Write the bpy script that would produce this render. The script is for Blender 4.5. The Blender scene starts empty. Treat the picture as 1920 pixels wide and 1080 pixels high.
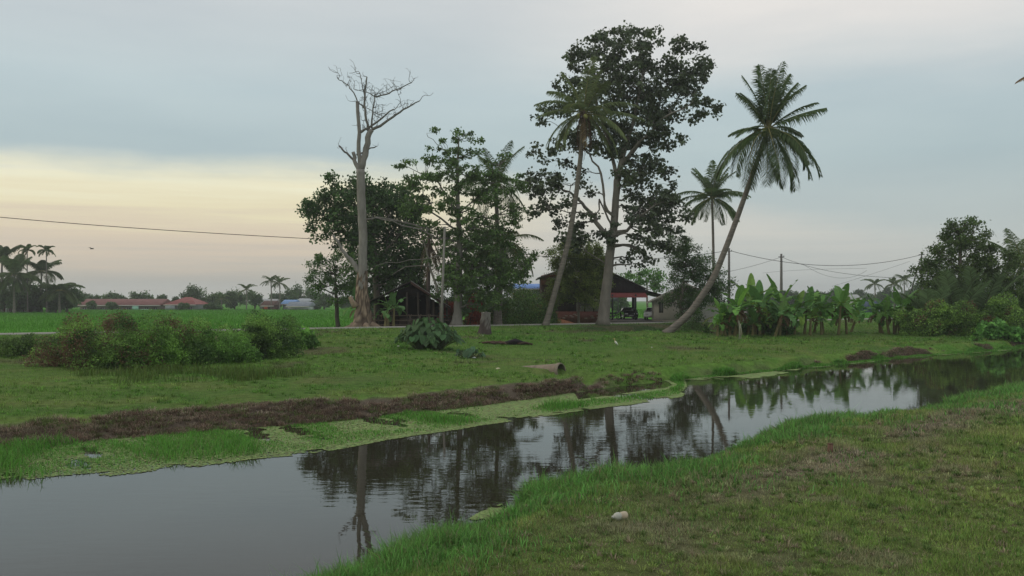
import bpy, math, random
import numpy as np
from mathutils import Vector
S = bpy.context.scene
COL = S.collection
F = 1663.0; HY = 562.0; EYE = 3.2          # focal length in photo pixels, horizon row, eye height
# ---------------------------------------------------------------- camera
cam = bpy.data.cameras.new("camera"); cam_o = bpy.data.objects.new("camera", cam); COL.objects.link(cam_o)
cam.sensor_width = 36.0; cam.lens = 36.0*F/1920.0; cam.shift_y = (HY-540)/1920.0
cam_o.location = (0, 0, EYE); cam_o.rotation_euler = (math.radians(90), 0, 0)
cam.clip_start = 0.1; cam.clip_end = 9000; S.camera = cam_o
# ---------------------------------------------------------------- sky
w = bpy.data.worlds.new("World"); S.world = w; w.use_nodes = True
nt = w.node_tree; nt.nodes.clear()
def mk(tree, typ, **kw):
    n = tree.nodes.new(typ)
    for k, v in kw.items(): setattr(n, k, v)
    return n
def M_(tree, op, a, b=None, c=None, clamp=False):
    n = mk(tree, 'ShaderNodeMath', operation=op, use_clamp=clamp)
    for i, v in enumerate((a, b, c)):
        if v is None: continue
        if isinstance(v, (int, float)): n.inputs[i].default_value = v
        else: tree.links.new(v, n.inputs[i])
    return n.outputs[0]
def smooth(tree, v, lo, hi, to0=0.0, to1=1.0):
    n = mk(tree, 'ShaderNodeMapRange', interpolation_type='SMOOTHSTEP')
    tree.links.new(v, n.inputs[0])
    for i, x in zip((1, 2, 3, 4), (lo, hi, to0, to1)): n.inputs[i].default_value = x
    return n.outputs[0]
def ramp(tree, v, stops, interp='EASE'):
    n = mk(tree, 'ShaderNodeValToRGB'); n.color_ramp.interpolation = interp
    e = n.color_ramp.elements
    while len(e) < len(stops): e.new(0.5)
    for i, (p, c) in enumerate(stops): e[i].position = p; e[i].color = (*c, 1)
    tree.links.new(v, n.inputs[0]); return n.outputs[0]
def mixc(tree, f, a, b, mode='MIX'):
    n = mk(tree, 'ShaderNodeMix', data_type='RGBA', blend_type=mode)
    for i, v in ((0, f), (6, a), (7, b)):
        if isinstance(v, (int, float)): n.inputs[i].default_value = v
        elif isinstance(v, tuple): n.inputs[i].default_value = (*v, 1)
        else: tree.links.new(v, n.inputs[i])
    return n.outputs[2]
def srgb(r, g, b): return tuple((c/255/12.92 if c <= 10 else ((c/255+.055)/1.055)**2.4) for c in (r, g, b))
SUN_EL, SUN_AZ = math.radians(14), math.radians(-78)      # sun low behind the cloud over the left of the field
def build_sky():
    t = nt; L = t.links.new
    tc = mk(t, 'ShaderNodeTexCoord'); sp = mk(t, 'ShaderNodeSeparateXYZ'); L(tc.outputs['Generated'], sp.inputs[0])
    x, y, z = sp.outputs
    az = M_(t, 'ARCTAN2', x, y)
    rho = M_(t, 'SQRT', M_(t, 'ADD', M_(t, 'MULTIPLY', x, x), M_(t, 'MULTIPLY', y, y)))
    el = M_(t, 'ARCTAN2', z, rho)
    cb = mk(t, 'ShaderNodeCombineXYZ'); L(M_(t, 'MULTIPLY', az, 1.0), cb.inputs[0]); L(M_(t, 'MULTIPLY', el, 5.0), cb.inputs[1])
    def noise(scale, detail=5, rough=.55, src=None, off=0.0):
        n = mk(t, 'ShaderNodeTexNoise'); n.inputs['Scale'].default_value = scale; n.inputs['Detail'].default_value = detail
        n.inputs['Roughness'].default_value = rough
        s = src or cb.outputs[0]
        if off:
            a = mk(t, 'ShaderNodeVectorMath', operation='ADD'); L(s, a.inputs[0]); a.inputs[1].default_value = (off, off*.7, 0); s = a.outputs[0]
        L(s, n.inputs['Vector']); return n.outputs['Fac']
    # high cloud deck: blue grey, paler towards the zenith and to the upper right
    deck = ramp(t, smooth(t, el, 0.0, 0.42), [(0, srgb(180, 187, 185)), (.30, srgb(172, 188, 191)), (.55, srgb(180, 195, 199)), (.85, srgb(196, 202, 204)), (1, srgb(202, 206, 206))], 'LINEAR')
    bright = M_(t, 'MULTIPLY', smooth(t, M_(t, 'ADD', el, M_(t, 'MULTIPLY', M_(t, 'SUBTRACT', noise(2.2), .5), .12)), .20, .31), smooth(t, M_(t, 'ABSOLUTE', M_(t, 'SUBTRACT', az, .36)), .50, .05))
    deck = mixc(t, M_(t, 'MULTIPLY', bright, .9), deck, srgb(228, 224, 219))
    n1 = noise(1.7, 6, .6, off=3.1)
    deck = mixc(t, 1.0, deck, ramp(t, n1, [(.25, (.90, .92, .94)), (.75, (1.10, 1.08, 1.06))], 'LINEAR'), 'MULTIPLY')
    # clear strip under the deck
    cs = mk(t, 'ShaderNodeCombineXYZ'); L(az, cs.inputs[0]); L(M_(t, 'MULTIPLY', el, 26.0), cs.inputs[1])
    n2 = noise(3.0, 5, .6, src=cs.outputs[0])
    wisp = M_(t, 'MULTIPLY', M_(t, 'SUBTRACT', n2, .5), .085)
    eb = M_(t, 'ADD', el, wisp)
    glow = ramp(t, M_(t, 'MULTIPLY', eb, 6.0), [(0, srgb(178, 180, 174)), (.14, srgb(184, 181, 172)), (.30, srgb(204, 191, 174)), (.43, srgb(214, 199, 176)), (.60, srgb(228, 218, 184)), (.80, srgb(235, 230, 200)), (1, srgb(222, 222, 208))], 'LINEAR')
    grey = ramp(t, M_(t, 'MULTIPLY', eb, 6.0), [(0, srgb(180, 186, 184)), (.25, srgb(186, 190, 187)), (.5, srgb(200, 200, 193)), (.75, srgb(207, 204, 195)), (1, srgb(204, 204, 199))], 'LINEAR')
    clear = mixc(t, smooth(t, az, -.18, .16), glow, grey)
    edge = M_(t, 'SUBTRACT', .135, M_(t, 'MULTIPLY', M_(t, 'MAXIMUM', M_(t, 'SUBTRACT', az, -.10), 0.0), .13))
    d = M_(t, 'SUBTRACT', edge, M_(t, 'ADD', el, M_(t, 'MULTIPLY', M_(t, 'SUBTRACT', noise(2.6, 6, .62, off=9.0), .5), .06)))
    wmask = smooth(t, d, -.022, .016)
    # right side: the strip closes again
    wmask = M_(t, 'MULTIPLY', wmask, smooth(t, az, .95, .30, 0.25, 1.0))
    col = mixc(t, wmask, deck, clear)
    sky = mk(t, 'ShaderNodeTexSky', sky_type='NISHITA', sun_disc=False, sun_elevation=SUN_EL, sun_rotation=SUN_AZ)
    b1 = mk(t, 'ShaderNodeBackground'); L(sky.outputs[0], b1.inputs[0]); b1.inputs[1].default_value = 0.10
    b2 = mk(t, 'ShaderNodeBackground'); L(col, b2.inputs[0]); b2.inputs[1].default_value = 1.13
    mx = mk(t, 'ShaderNodeMixShader'); mx.inputs[0].default_value = 0.92
    L(b1.outputs[0], mx.inputs[1]); L(b2.outputs[0], mx.inputs[2])
    o = mk(t, 'ShaderNodeOutputWorld'); L(mx.outputs[0], o.inputs[0])
build_sky()
sun = bpy.data.lights.new("sun", 'SUN'); sun.energy = 0.5; sun.angle = math.radians(25); sun.color = (1, .86, .68)
so = bpy.data.objects.new("sun", sun); COL.objects.link(so)
sd = Vector((math.sin(SUN_AZ)*math.cos(SUN_EL+.15), math.cos(SUN_AZ)*math.cos(SUN_EL+.15), math.sin(SUN_EL+.15)))
so.rotation_euler = (-sd).to_track_quat('-Z', 'Y').to_euler()
S.view_settings.view_transform = 'Standard'; S.view_settings.look = 'None'; S.view_settings.exposure = 0.0; S.view_settings.gamma = 1.0
S.render.engine = 'CYCLES'; S.cycles.max_bounces = 5; S.cycles.diffuse_bounces = 2; S.cycles.glossy_bounces = 3
S.cycles.transmission_bounces = 3; S.cycles.volume_bounces = 0; S.cycles.transparent_max_bounces = 6; S.cycles.use_denoising = True

# ---------------------------------------------------------------- mesh helpers
R = np.random.default_rng(7)
ORG = {}
class MB:
    def __init__(s): s.v = []; s.f = []; s.c = []; s.n = 0
    def add(s, v, f, c):
        v = np.asarray(v, float).reshape(-1, 3); f = np.asarray(f, int)
        s.v.append(v); s.f.append(f + s.n); c = np.asarray(c, float)
        s.c.append(np.broadcast_to(c, (len(v), 3)) if c.ndim == 1 else c); s.n += len(v)
    def box(s, x0, x1, y0, y1, z0, z1, c, rot=0, org=(0, 0)):
        v = np.array([(x, y, z) for z in (z0, z1) for y in (y0, y1) for x in (x0, x1)], float)
        if rot:
            a, b = math.cos(rot), math.sin(rot); X = v[:, 0]-org[0]; Y = v[:, 1]-org[1]
            v[:, 0] = org[0]+a*X-b*Y; v[:, 1] = org[1]+b*X+a*Y
        s.add(v, [(0, 2, 3, 1), (4, 5, 7, 6), (0, 1, 5, 4), (2, 6, 7, 3), (0, 4, 6, 2), (1, 3, 7, 5)], c)
    def poly(s, pts, c, thick=None):     # flat polygon, optionally extruded by the vector thick
        p = np.asarray(pts, float); n = len(p)
        if thick is None: s.add(p, [tuple(range(n))], c); return
        q = p + np.asarray(thick, float); i = np.arange(n); j = (i+1) % n
        s.add(np.vstack([p, q]), [tuple(i)], c); s.f.append(np.array([tuple((i+n)[::-1])]) + s.n - 2*n)
        s.f.append(np.stack([j, i, i+n, j+n], 1) + s.n - 2*n)
    def tube(s, pts, rad, c, n=6, cap=True, wob=0.0):
        p = np.asarray(pts, float); k = len(p); rad = np.broadcast_to(np.asarray(rad, float), (k,))
        t = np.gradient(p, axis=0); t /= np.linalg.norm(t, axis=1)[:, None]+1e-9
        up = np.array([0, 0, 1.0]) if abs(t[:, 2]).mean() < .8 else np.array([0, 1.0, 0])
        a = np.cross(t, up); a /= np.linalg.norm(a, axis=1)[:, None]+1e-9; b = np.cross(t, a)
        th = np.linspace(0, 2*np.pi, n, endpoint=False)
        r = rad[:, None]*(1+(R.uniform(-wob, wob, (k, n)) if wob else 0)) * np.ones((k, n))
        v = p[:, None]+r[..., None]*(np.cos(th)[None, :, None]*a[:, None]+np.sin(th)[None, :, None]*b[:, None])
        i = np.arange(k-1)[:, None]*n; j = np.arange(n)[None]; j2 = (j+1) % n
        f = np.stack([i+j, i+j2, i+n+j2, i+n+j], -1).reshape(-1, 4)
        c = np.asarray(c, float)
        if c.ndim == 2: c = np.repeat(c, n, 0)
        s.add(v, f, c)
        if cap: s.f.append(np.array([np.arange(n)+(k-1)*n])+s.n-k*n); s.f.append(np.array([np.arange(n)[::-1]])+s.n-k*n)
    def build(s, name, mat, parent=None, smooth_=False, org=None):
        me = bpy.data.meshes.new(name); v = np.vstack(s.v)
        if org is None: org = ORG.get(parent.name, (0, 0, 0)) if parent else (0, 0, 0)
        v = v - np.asarray(org)
        loops = np.concatenate([f.reshape(-1) for f in s.f]); tot = np.concatenate([np.full(len(f), f.shape[1]) for f in s.f])
        st = np.concatenate([[0], np.cumsum(tot)[:-1]])
        me.vertices.add(len(v)); me.vertices.foreach_set('co', v.astype(np.float32).ravel())
        me.loops.add(len(loops)); me.loops.foreach_set('vertex_index', loops.astype(np.int32))
        me.polygons.add(len(tot)); me.polygons.foreach_set('loop_start', st.astype(np.int32)); me.polygons.foreach_set('loop_total', tot.astype(np.int32))
        if smooth_: me.polygons.foreach_set('use_smooth', np.ones(len(tot), bool))
        me.update(calc_edges=True)
        c = np.ones((len(v), 4), np.float32); c[:, :3] = np.vstack(s.c)
        a = me.color_attributes.new('Col', 'FLOAT_COLOR', 'POINT'); a.data.foreach_set('color', c.ravel())
        me.materials.append(mat); o = bpy.data.objects.new(name, me); COL.objects.link(o)
        if parent: o.parent = parent
        else: o.location = org
        ORG[o.name] = tuple(org) if not parent else ORG.get(parent.name, (0, 0, 0))
        return o
def tag(o, label=None, cat=None, group=None, kind=None):
    if label: o['label'] = label
    if cat: o['category'] = cat
    if group: o['group'] = group
    if kind: o['kind'] = kind
    return o
def thing(name, label, cat, loc, group=None):
    o = bpy.data.objects.new(name, None); COL.objects.link(o); o.location = loc; o.empty_display_size = .3
    ORG[o.name] = tuple(loc); return tag(o, label, cat, group)
def copy_tree(o, loc, rz=0, sc=1.0, label=None):
    c = o.copy(); COL.objects.link(c); c.location = loc; c.rotation_euler = (0, 0, rz); c.scale = (sc, sc, sc)
    if label: c['label'] = label
    for ch in list(o.children):
        d = ch.copy(); COL.objects.link(d); d.parent = c
        for g in list(ch.children):
            e = g.copy(); COL.objects.link(e); e.parent = d
    return c
def W(px, py, d): return np.array([(px-960)/F*d, d, EYE-(py-HY)/F*d])
ORD = ['first', 'second', 'third', 'fourth', 'fifth', 'sixth', 'seventh', 'eighth', 'ninth', 'tenth', 'eleventh', 'twelfth', 'thirteenth', 'fourteenth', 'fifteenth', 'sixteenth', 'seventeenth', 'eighteenth', 'nineteenth', 'twentieth']
# value noise
def vnoise(x, y, seed=0):
    xi = np.floor(x).astype(np.int64); yi = np.floor(y).astype(np.int64); fx = x-xi; fy = y-yi
    fx = fx*fx*(3-2*fx); fy = fy*fy*(3-2*fy)
    def h(a, b):
        n = (a*374761393 + b*668265263 + seed*1442695) & 0xffffffff
        n = ((n ^ (n >> 13))*1274126177) & 0xffffffff
        return ((n ^ (n >> 16)) & 0xffff)/65535.0
    return (h(xi, yi)*(1-fx)+h(xi+1, yi)*fx)*(1-fy)+(h(xi, yi+1)*(1-fx)+h(xi+1, yi+1)*fx)*fy
def fbm(x, y, s=1.0, seed=0, o=4):
    r = 0; a = 1.0; t = 0
    for k in range(o): r = r+a*vnoise(x/s*2**k, y/s*2**k, seed+k*17); t += a; a *= .5
    return r/t
def sstep(v, a, b):
    t = np.clip((v-a)/(b-a), 0, 1); return t*t*(3-2*t)

# ---------------------------------------------------------------- materials
def vmat(name, rough=.9, noise_scale=0, noise_amt=.3, bump=0.0, bump_scale=20, spec=.2, transl=0.0, stretch=None, coord='Object'):
    m = bpy.data.materials.new(name); m.use_nodes = True; t = m.node_tree; L = t.links.new
    p = t.nodes['Principled BSDF']; p.inputs['Roughness'].default_value = rough; p.inputs['Specular IOR Level'].default_value = spec
    a = mk(t, 'ShaderNodeAttribute', attribute_name='Col'); col = a.outputs['Color']
    if noise_scale or bump:
        tc = mk(t, 'ShaderNodeTexCoord'); v = tc.outputs[coord]
        if stretch:
            mp = mk(t, 'ShaderNodeMapping'); L(v, mp.inputs[0]); mp.inputs['Scale'].default_value = stretch; v = mp.outputs[0]
    if noise_scale:
        n = mk(t, 'ShaderNodeTexNoise'); L(v, n.inputs['Vector']); n.inputs['Scale'].default_value = noise_scale; n.inputs['Detail'].default_value = 6; n.inputs['Roughness'].default_value = .65
        r = ramp(t, n.outputs['Fac'], [(.25, (1-noise_amt,)*3), (.75, (1+noise_amt,)*3)], 'LINEAR')
        col = mixc(t, 1.0, col, r, 'MULTIPLY')
    L(col, p.inputs['Base Color'])
    if bump:
        n = mk(t, 'ShaderNodeTexNoise'); L(v, n.inputs['Vector']); n.inputs['Scale'].default_value = bump_scale; n.inputs['Detail'].default_value = 6
        b = mk(t, 'ShaderNodeBump'); b.inputs['Distance'].default_value = bump; L(n.outputs['Fac'], b.inputs['Height']); L(b.outputs[0], p.inputs['Normal'])
    if transl:
        tr = mk(t, 'ShaderNodeBsdfTranslucent'); L(col, tr.inputs[0]); mx = mk(t, 'ShaderNodeMixShader'); mx.inputs[0].default_value = transl
        L(p.outputs[0], mx.inputs[1]); L(tr.outputs[0], mx.inputs[2]); L(mx.outputs[0], t.nodes['Material Output'].inputs[0])
    return m
M_LEAF = vmat('leaf', .55, transl=.35, spec=.3)
M_GLOSSY = vmat('shiny_leaf', .42, transl=.3, spec=.5)
M_BIG = vmat('broad_leaf', .68, noise_scale=6, noise_amt=.2, transl=.3, spec=.3)
M_GRASS = vmat('grass_blade', .7, transl=.25, spec=.15)
M_GROUND = vmat('ground_soil', 1.0, noise_scale=3.0, noise_amt=.45, bump=.06, bump_scale=9, spec=.05)
M_ROAD = vmat('worn_asphalt', .95, noise_scale=1.2, noise_amt=.18, bump=.01, bump_scale=40, spec=.15)
M_BARK = vmat('bark', .95, noise_scale=2.2, noise_amt=.35, bump=.05, bump_scale=7, spec=.1, stretch=(1, 1, .35))
M_PBARK = vmat('palm_bark', .95, noise_scale=5, noise_amt=.5, bump=.03, bump_scale=9, spec=.1, stretch=(.25, .25, 2.2))
M_WOOD = vmat('old_wood', .9, noise_scale=3, noise_amt=.35, bump=.01, bump_scale=20, stretch=(6, 6, .6), spec=.1)
M_PAINT = vmat('paint', .8, noise_scale=1.5, noise_amt=.14, bump=.004, bump_scale=30, spec=.2)
M_TILE = vmat('roof_sheet', .7, noise_scale=.8, noise_amt=.28, spec=.25)
M_METAL = vmat('car_paint', .25, spec=.6)
M_GLASS = vmat('dark_glass', .08, spec=.8)
M_STONE = vmat('concrete', .95, noise_scale=4, noise_amt=.35, bump=.01, bump_scale=25, spec=.1)
M_PLAST = vmat('dirty_plastic', .35, noise_scale=9, noise_amt=.25, spec=.4)
M_FEATH = vmat('feather', .9, spec=.1)
M_SCUM = vmat('duckweed', .9, noise_scale=14, noise_amt=.3, spec=.1)
# ---------------------------------------------------------------- terrain, road, canal
def ln(pts): a = np.array(pts, float); return a[:, 0], a[:, 1]
def px_line(pts, z):      # photo pixels on a level of height z -> ground x, y
    o = []
    for x, y in pts:
        d = (EYE-z)/(y-HY)*F; o.append(((x-960)/F*d, d))
    return o
NEAR = [(-400, -300), (-60, -42), (-20, -7), (-8, 4.5), (-4, 9.5), (-2.6, 12.2), (-1.0, 14.8), (.45, 18.7), (4.3, 22.2), (8.7, 28.6), (13.5, 31.8), (18.2, 36.5), (25.5, 44), (40, 57), (60, 76), (140, 150), (500, 480)]
SHORE = [(-400, -230), (-60, -12), (-40, 1), (-20, 12), (-10.6, 18.4), (-4.9, 22.6), (0, 28.3), (3, 31.5), (6.6, 35.2), (7.4, 38), (8.2, 42.4), (10.5, 44), (13.8, 47.0), (19, 51.6), (26, 58.2), (36.5, 66), (60, 88), (140, 158), (500, 500)]
BASE = [(-400, -225), (-60, -8), (-40, 6), (-20, 17), (-13, 22.4), (-9.9, 24.8), (-5.9, 27.3), (-1.1, 31.8), (1.7, 35.3), (5.8, 40.2), (8.8, 43.2), (14, 47.8), (19, 52.6), (26, 59.2), (38, 68.6), (60, 89.5), (140, 160), (500, 502)]
TOPW = [(-400, 2), (-13.5, 1.5), (-10, 1.8), (-6, 1.6), (-1.2, 1.9), (1.7, 1.0), (5.8, .9), (14, .9), (60, 1.0), (500, 1)]
ROADN = [(-400, -150), (-80, 33.5), (-35, 60.5), (-13.8, 73.9), (2, 83.6), (12.8, 89.6), (49, 112), (100, 143), (500, 390)]
def lines(x):
    near = np.interp(x, *ln(NEAR)); near = near-.75-.062*np.clip(near, 0, 60); shore = np.interp(x, *ln(SHORE)); base = np.interp(x, *ln(BASE)); top = base+np.interp(x, *ln(TOPW))
    top = top + (fbm(x, x*0+3, 2.0, 5)-.5)*1.5; near = near+(fbm(x, x*0+8, 1.6, 9)-.5)*1.1*np.clip((40-near)/25, .3, 1); shore = shore+(fbm(x, x*0+1, 1.5, 11)-.5)*.7
    base = np.maximum(base+(fbm(x, x*0+6, 1.2, 19)-.5)*.5, shore+.5); top = np.maximum(top, base+.45)
    rn = np.interp(x, *ln(ROADN)); lerp = lambda a, b, t: a+(b-a)*t
    mid = lerp(top, rn, .45); d1 = rn-13; d2 = rn-8.0; rn0 = rn-2.5
    o = x*0
    dd = sstep(x, 5, 14)*(1-sstep(x, 20, 30))      # shallow ditch in front of the road at the leaning palm
    Y = [near-900, near-60, near-3.2, near-1.0, near, lerp(near, shore, .5), shore, lerp(shore, base, .5), base, top, top+1.2, mid, d1, d2, rn0, rn, rn+5.2, rn+7.5, rn+12, rn+400, rn+1500]
    dip = sstep(x, -1.5, 1.5)*(1-sstep(x, 7.0, 8.5))
    Z = [o+.3, o, o-.02, o-.30, o-.62, o-1.3, o-.66, o-.65-.03*dip, o-.60, o-.12, o-.05, o+.22, o+.48-.05*dd, o+.6-.85*dd, o+.72, o+.78, o+.78, o+.55, o+.25, o+.2, o+.2]
    mono = [Y[0]]
    for k in range(1, len(Y)): mono.append(np.maximum(Y[k], mono[-1]+.02))
    return mono, Z
def height(x, y, detail=True):
    x = np.atleast_1d(np.asarray(x, float)); y = np.atleast_1d(np.asarray(y, float))
    Y, Z = lines(x); z = np.where(y < Y[0], Z[0], Z[-1])
    zone = np.zeros(len(x))
    for k in range(len(Y)-1):
        m = (y >= Y[k]) & (y < Y[k+1]); t = (y-Y[k])/(Y[k+1]-Y[k]); 
        if k in (1, 2, 3, 7, 8, 10, 11, 12, 13, 14): t2 = t
        else: t2 = t
        z = np.where(m, Z[k]+(Z[k+1]-Z[k])*t2, z); zone = np.where(m, k+t, zone)
    if detail:
        wobble = (fbm(x, y, 3.0, 21)-.5)*.22+(fbm(x, y, .6, 31)-.5)*.07+(fbm(x, y, 9, 41)-.5)*.25
        m = sstep(zone, 10.0, 11.0)*(1-sstep(zone, 14.0, 14.8))+.5*sstep(zone, 7.9, 9)*(1-sstep(zone, 10, 11)) + .45*(1-sstep(zone, 1.7, 3.2)) + .4*sstep(zone, 16.2, 17)*(1-sstep(zone, 18, 18.3))
        z = z+wobble*m
        z = z+((fbm(x, y, .9, 55)-.5)*.20+(fbm(x, y, .35, 57)-.5)*.12)*sstep(zone, 8.05, 8.7)*(1-sstep(zone, 9.6, 10.2))
        ga, gb = np.array((2.2, 39.7)), np.array((4.2, 37.2)); ab = gb-ga; tt = np.clip(((x-ga[0])*ab[0]+(y-ga[1])*ab[1])/(ab@ab), 0, 1); dist = np.hypot(x-ga[0]-tt*ab[0], y-ga[1]-tt*ab[1]); wg = (1-sstep(dist, .45, 1.0))
        z = z+(np.minimum(z, -.36-.24*tt)-z)*wg
        z = z+(fbm(x, y, .5, 51)-.5)*.05*sstep(zone, 6.0, 6.5)*(1-sstep(zone, 8, 8.5))
    return z, zone
def H(x, y): return float(height([x], [y])[0][0])
def gp(px, py, d0=8.0, d1=400.0):      # ray through a photo pixel onto the ground
    d = np.geomspace(d0, d1, 4000); X = (px-960)/F*d; Zr = EYE-(py-HY)/F*d; h = height(X, d)[0]
    i = np.argmax(Zr <= h) if np.any(Zr <= h) else len(d)-1
    return np.array([X[i], d[i], h[i]])
def gd(px, d): x = (px-960)/F*d; return np.array([x, d, H(x, d)])
C_G1 = np.array((.105, .215, .035)); C_G2 = np.array((.135, .235, .042)); C_GY = np.array((.19, .20, .06)); C_SOIL = np.array((.12, .085, .055)); C_DRY = np.array((.30, .235, .165)); C_LUSH = np.array((.085, .190, .045))
def patches(x, y, zone, ground=False):
    """colour of the turf and soil by place: bare and dry patches, darker green in the ditch"""
    n1 = fbm(x, y, 6.0, 61); n2 = fbm(x, y, 1.3, 71); n3 = fbm(x, y, 14.0, 81)
    c = C_G1+(C_G2-C_G1)*sstep(n1, .3, .7)[:, None]
    c = c+(C_GY-c)*(sstep(n2+.5*n3, .72, 1.0)*.55)[:, None]
    # near bank
    nb = 1-sstep(zone, 2.3, 3.0)
    Yn = np.interp(x, *ln(NEAR)); dn = Yn-y
    c = c+((C_GY*.9+C_SOIL*.25)-c)*(nb*.40*sstep(dn, 2, 5))[:, None]
    tx = np.interp(x, [-3, 0.2, 4.5, 8.5, 13, 18, 25, 40], [7, 11.8, 16, 19.8, 25.2, 28.2, 34, 48])       # worn footpath along the bank
    tr = np.exp(-((y-tx+(n2-.5)*1.5)/(.75+.02*y))**2)*sstep(x, 1, 4)*(1-.0*x)
    tr = tr*sstep(fbm(x, y, 1.6, 91)+.25*sstep(x, 8, 14), .22, .5)
    tr = np.maximum(tr, np.exp(-((x-1.9)**2/1.2+(y-12.6)**2/.4))*.8)
    tr = np.maximum(tr, sstep(fbm(x, y, 1.1, 93), .63, .76)*.6)
    c = c+(C_DRY*.85-c)*(nb*tr*.95)[:, None]
    lush = sstep(dn, 3.4, 1.6)*(zone < 4.3)
    c = c+(C_LUSH-c)*(lush*.9)[:, None]
    # far bank
    m = ((zone > 6) & (zone < 8))
    c = np.where(m[:, None], np.array((.10, .14, .045))*(.7+.6*n2[:, None]), c)
    bare = sstep(zone, 7.9, 8.1)*(1-sstep(zone+(n2-.5)*1.6+(n1-.5)*1.6*(x > 6)+.25*(x > 6), 8.8, 9.4))
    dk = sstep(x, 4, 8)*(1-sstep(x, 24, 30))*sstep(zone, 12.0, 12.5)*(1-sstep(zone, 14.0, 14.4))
    c = c+(np.array((.035, .085, .022))-c)*(dk*.92)[:, None]  # turf colour drops to a darker green over the ditch hollow
    c = c+(np.array((.15, .11, .08))-c)*(bare*(1-(x > 3.8)*(.55+.45*sstep(fbm(x, y, 2.5, 97), .35, .5))))[:, None]
    fb = sstep(zone, 10, 10.6)*(1-sstep(zone, 14, 15))
    c = c+(np.array((.15, .12, .07))-c)*(fb*sstep(fbm(x, y, 3.5, 95), .60, .72)*.75)[:, None]
    c = np.where(((zone >= 16) & (zone < 18.0))[:, None], np.array((.12, .17, .05)), c)
    c = np.where((zone >= 18.0)[:, None], np.array((.085, .24, .022))*(.85+.35*n3[:, None]), c)
    c = np.where(((zone > 4.05) & (zone < 6))[:, None], np.array((.05, .04, .025)), c)
    c = c*np.array((.93, 1, 1.05))*(.78+.42*n2[:, None])
    if ground:
        th = np.array((.075, .066, .036))
        c = c+(th-c)*((zone < 4.3)*.62)[:, None]; c = c+(th*1.1-c)*(sstep(zone, 9.0, 10)*(1-sstep(zone, 15, 16))*.35)[:, None]
    return c
def make_ground():
    xs = np.concatenate([-np.geomspace(400, 46, 26)[:-1], np.arange(-46, 62, .3), np.geomspace(62, 480, 26)])
    xs = np.concatenate([[-1500, -900], xs, [900, 1500]])
    Y, _ = lines(xs); seg = [6, 34, 14, 8, 6, 6, 12, 8, 12, 4, 34, 30, 10, 12, 6, 3, 4, 6, 40, 16]
    rows = []
    for k in range(len(Y)-1):
        for j in range(seg[k]):
            t = j/seg[k]
            if k == 18: t = t**1.7
            if k == 19: t = t**2
            rows.append(Y[k]*(1-t)+Y[k+1]*t)
    rows.append(Y[-1]); Yg = np.array(rows); Xg = np.broadcast_to(xs, Yg.shape)
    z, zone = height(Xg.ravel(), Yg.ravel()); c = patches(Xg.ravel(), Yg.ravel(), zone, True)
    n, m = Yg.shape; idx = np.arange(n*m).reshape(n, m)
    f = np.stack([idx[:-1, :-1], idx[:-1, 1:], idx[1:, 1:], idx[1:, :-1]], -1).reshape(-1, 4)
    mb = MB(); mb.add(np.stack([Xg.ravel(), Yg.ravel(), z], 1), f, c)
    tag(mb.build('ground', M_GROUND, smooth_=True), kind='structure')
    # road: one thin slab lying on its levelled bed
    xs = np.concatenate([np.arange(-120, 160, 1.5)]); rn = np.interp(xs, *ln(ROADN)); k = len(xs)
    wob = (fbm(xs, xs*0, 2.5, 3)-.5)*.35
    a = np.stack([xs, rn+.5+wob, xs*0+.80], 1); b = np.stack([xs, rn+4.7-wob, xs*0+.80], 1); mid = (a+b)/2; mid[:, 2] += .03
    lo1 = a.copy(); lo1[:, 2] = .74; lo2 = b.copy(); lo2[:, 2] = .74
    v = np.vstack([lo1, a, mid, b, lo2]); i = np.arange(k-1); mb = MB()
    f = np.vstack([np.stack([i+r*k, i+1+r*k, i+1+(r+1)*k, i+(r+1)*k], 1) for r in range(4)])
    mb.add(v, f, (.33, .31, .28)); tag(mb.build('road', M_ROAD), kind='structure')
    # canal water
    xs = np.concatenate([np.arange(-60, 60, .5), np.arange(60, 200, 4)]); Y, _ = lines(xs); k = len(xs); lo = Y[4]-.8; hi = Y[8]+.35
    t = np.linspace(0, 1, 7)[:, None]; YY = lo+(hi-lo)*t; idx = np.arange(7*k).reshape(7, k); mb = MB()
    mb.add(np.stack([np.broadcast_to(xs, YY.shape).ravel(), YY.ravel(), np.full(7*k, -.6)], 1), np.stack([idx[:-1, :-1], idx[:-1, 1:], idx[1:, 1:], idx[1:, :-1]], -1).reshape(-1, 4), (.035, .03, .02))
    m = bpy.data.materials.new('canal_water'); m.use_nodes = True; tt = m.node_tree; L = tt.links.new; p = tt.nodes['Principled BSDF']
    p.inputs['Base Color'].default_value = (.032, .027, .018, 1); p.inputs['Roughness'].default_value = .015; p.inputs['IOR'].default_value = 1.33
    tc = mk(tt, 'ShaderNodeTexCoord'); hs = []
    for sc, st, w_ in ((1.0, (1.6, 4.5, 1), 1.0), (1.0, (5, 13, 1), .22), (1.0, (.5, .9, 1), 1.2)):
        mp = mk(tt, 'ShaderNodeMapping'); L(tc.outputs['Object'], mp.inputs[0]); mp.inputs['Scale'].default_value = st; mp.inputs['Rotation'].default_value = (0, 0, .12)
        n = mk(tt, 'ShaderNodeTexNoise'); L(mp.outputs[0], n.inputs['Vector']); n.inputs['Scale'].default_value = sc; n.inputs['Detail'].default_value = 1.5; hs.append(M_(tt, 'MULTIPLY', n.outputs['Fac'], w_))
    n = mk(tt, 'ShaderNodeTexNoise'); L(tc.outputs['Object'], n.inputs['Vector']); n.inputs['Scale'].default_value = .22; n.inputs['Detail'].default_value = 2
    amp = smooth(tt, n.outputs['Fac'], .38, .62, .35, 1.0)
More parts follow.
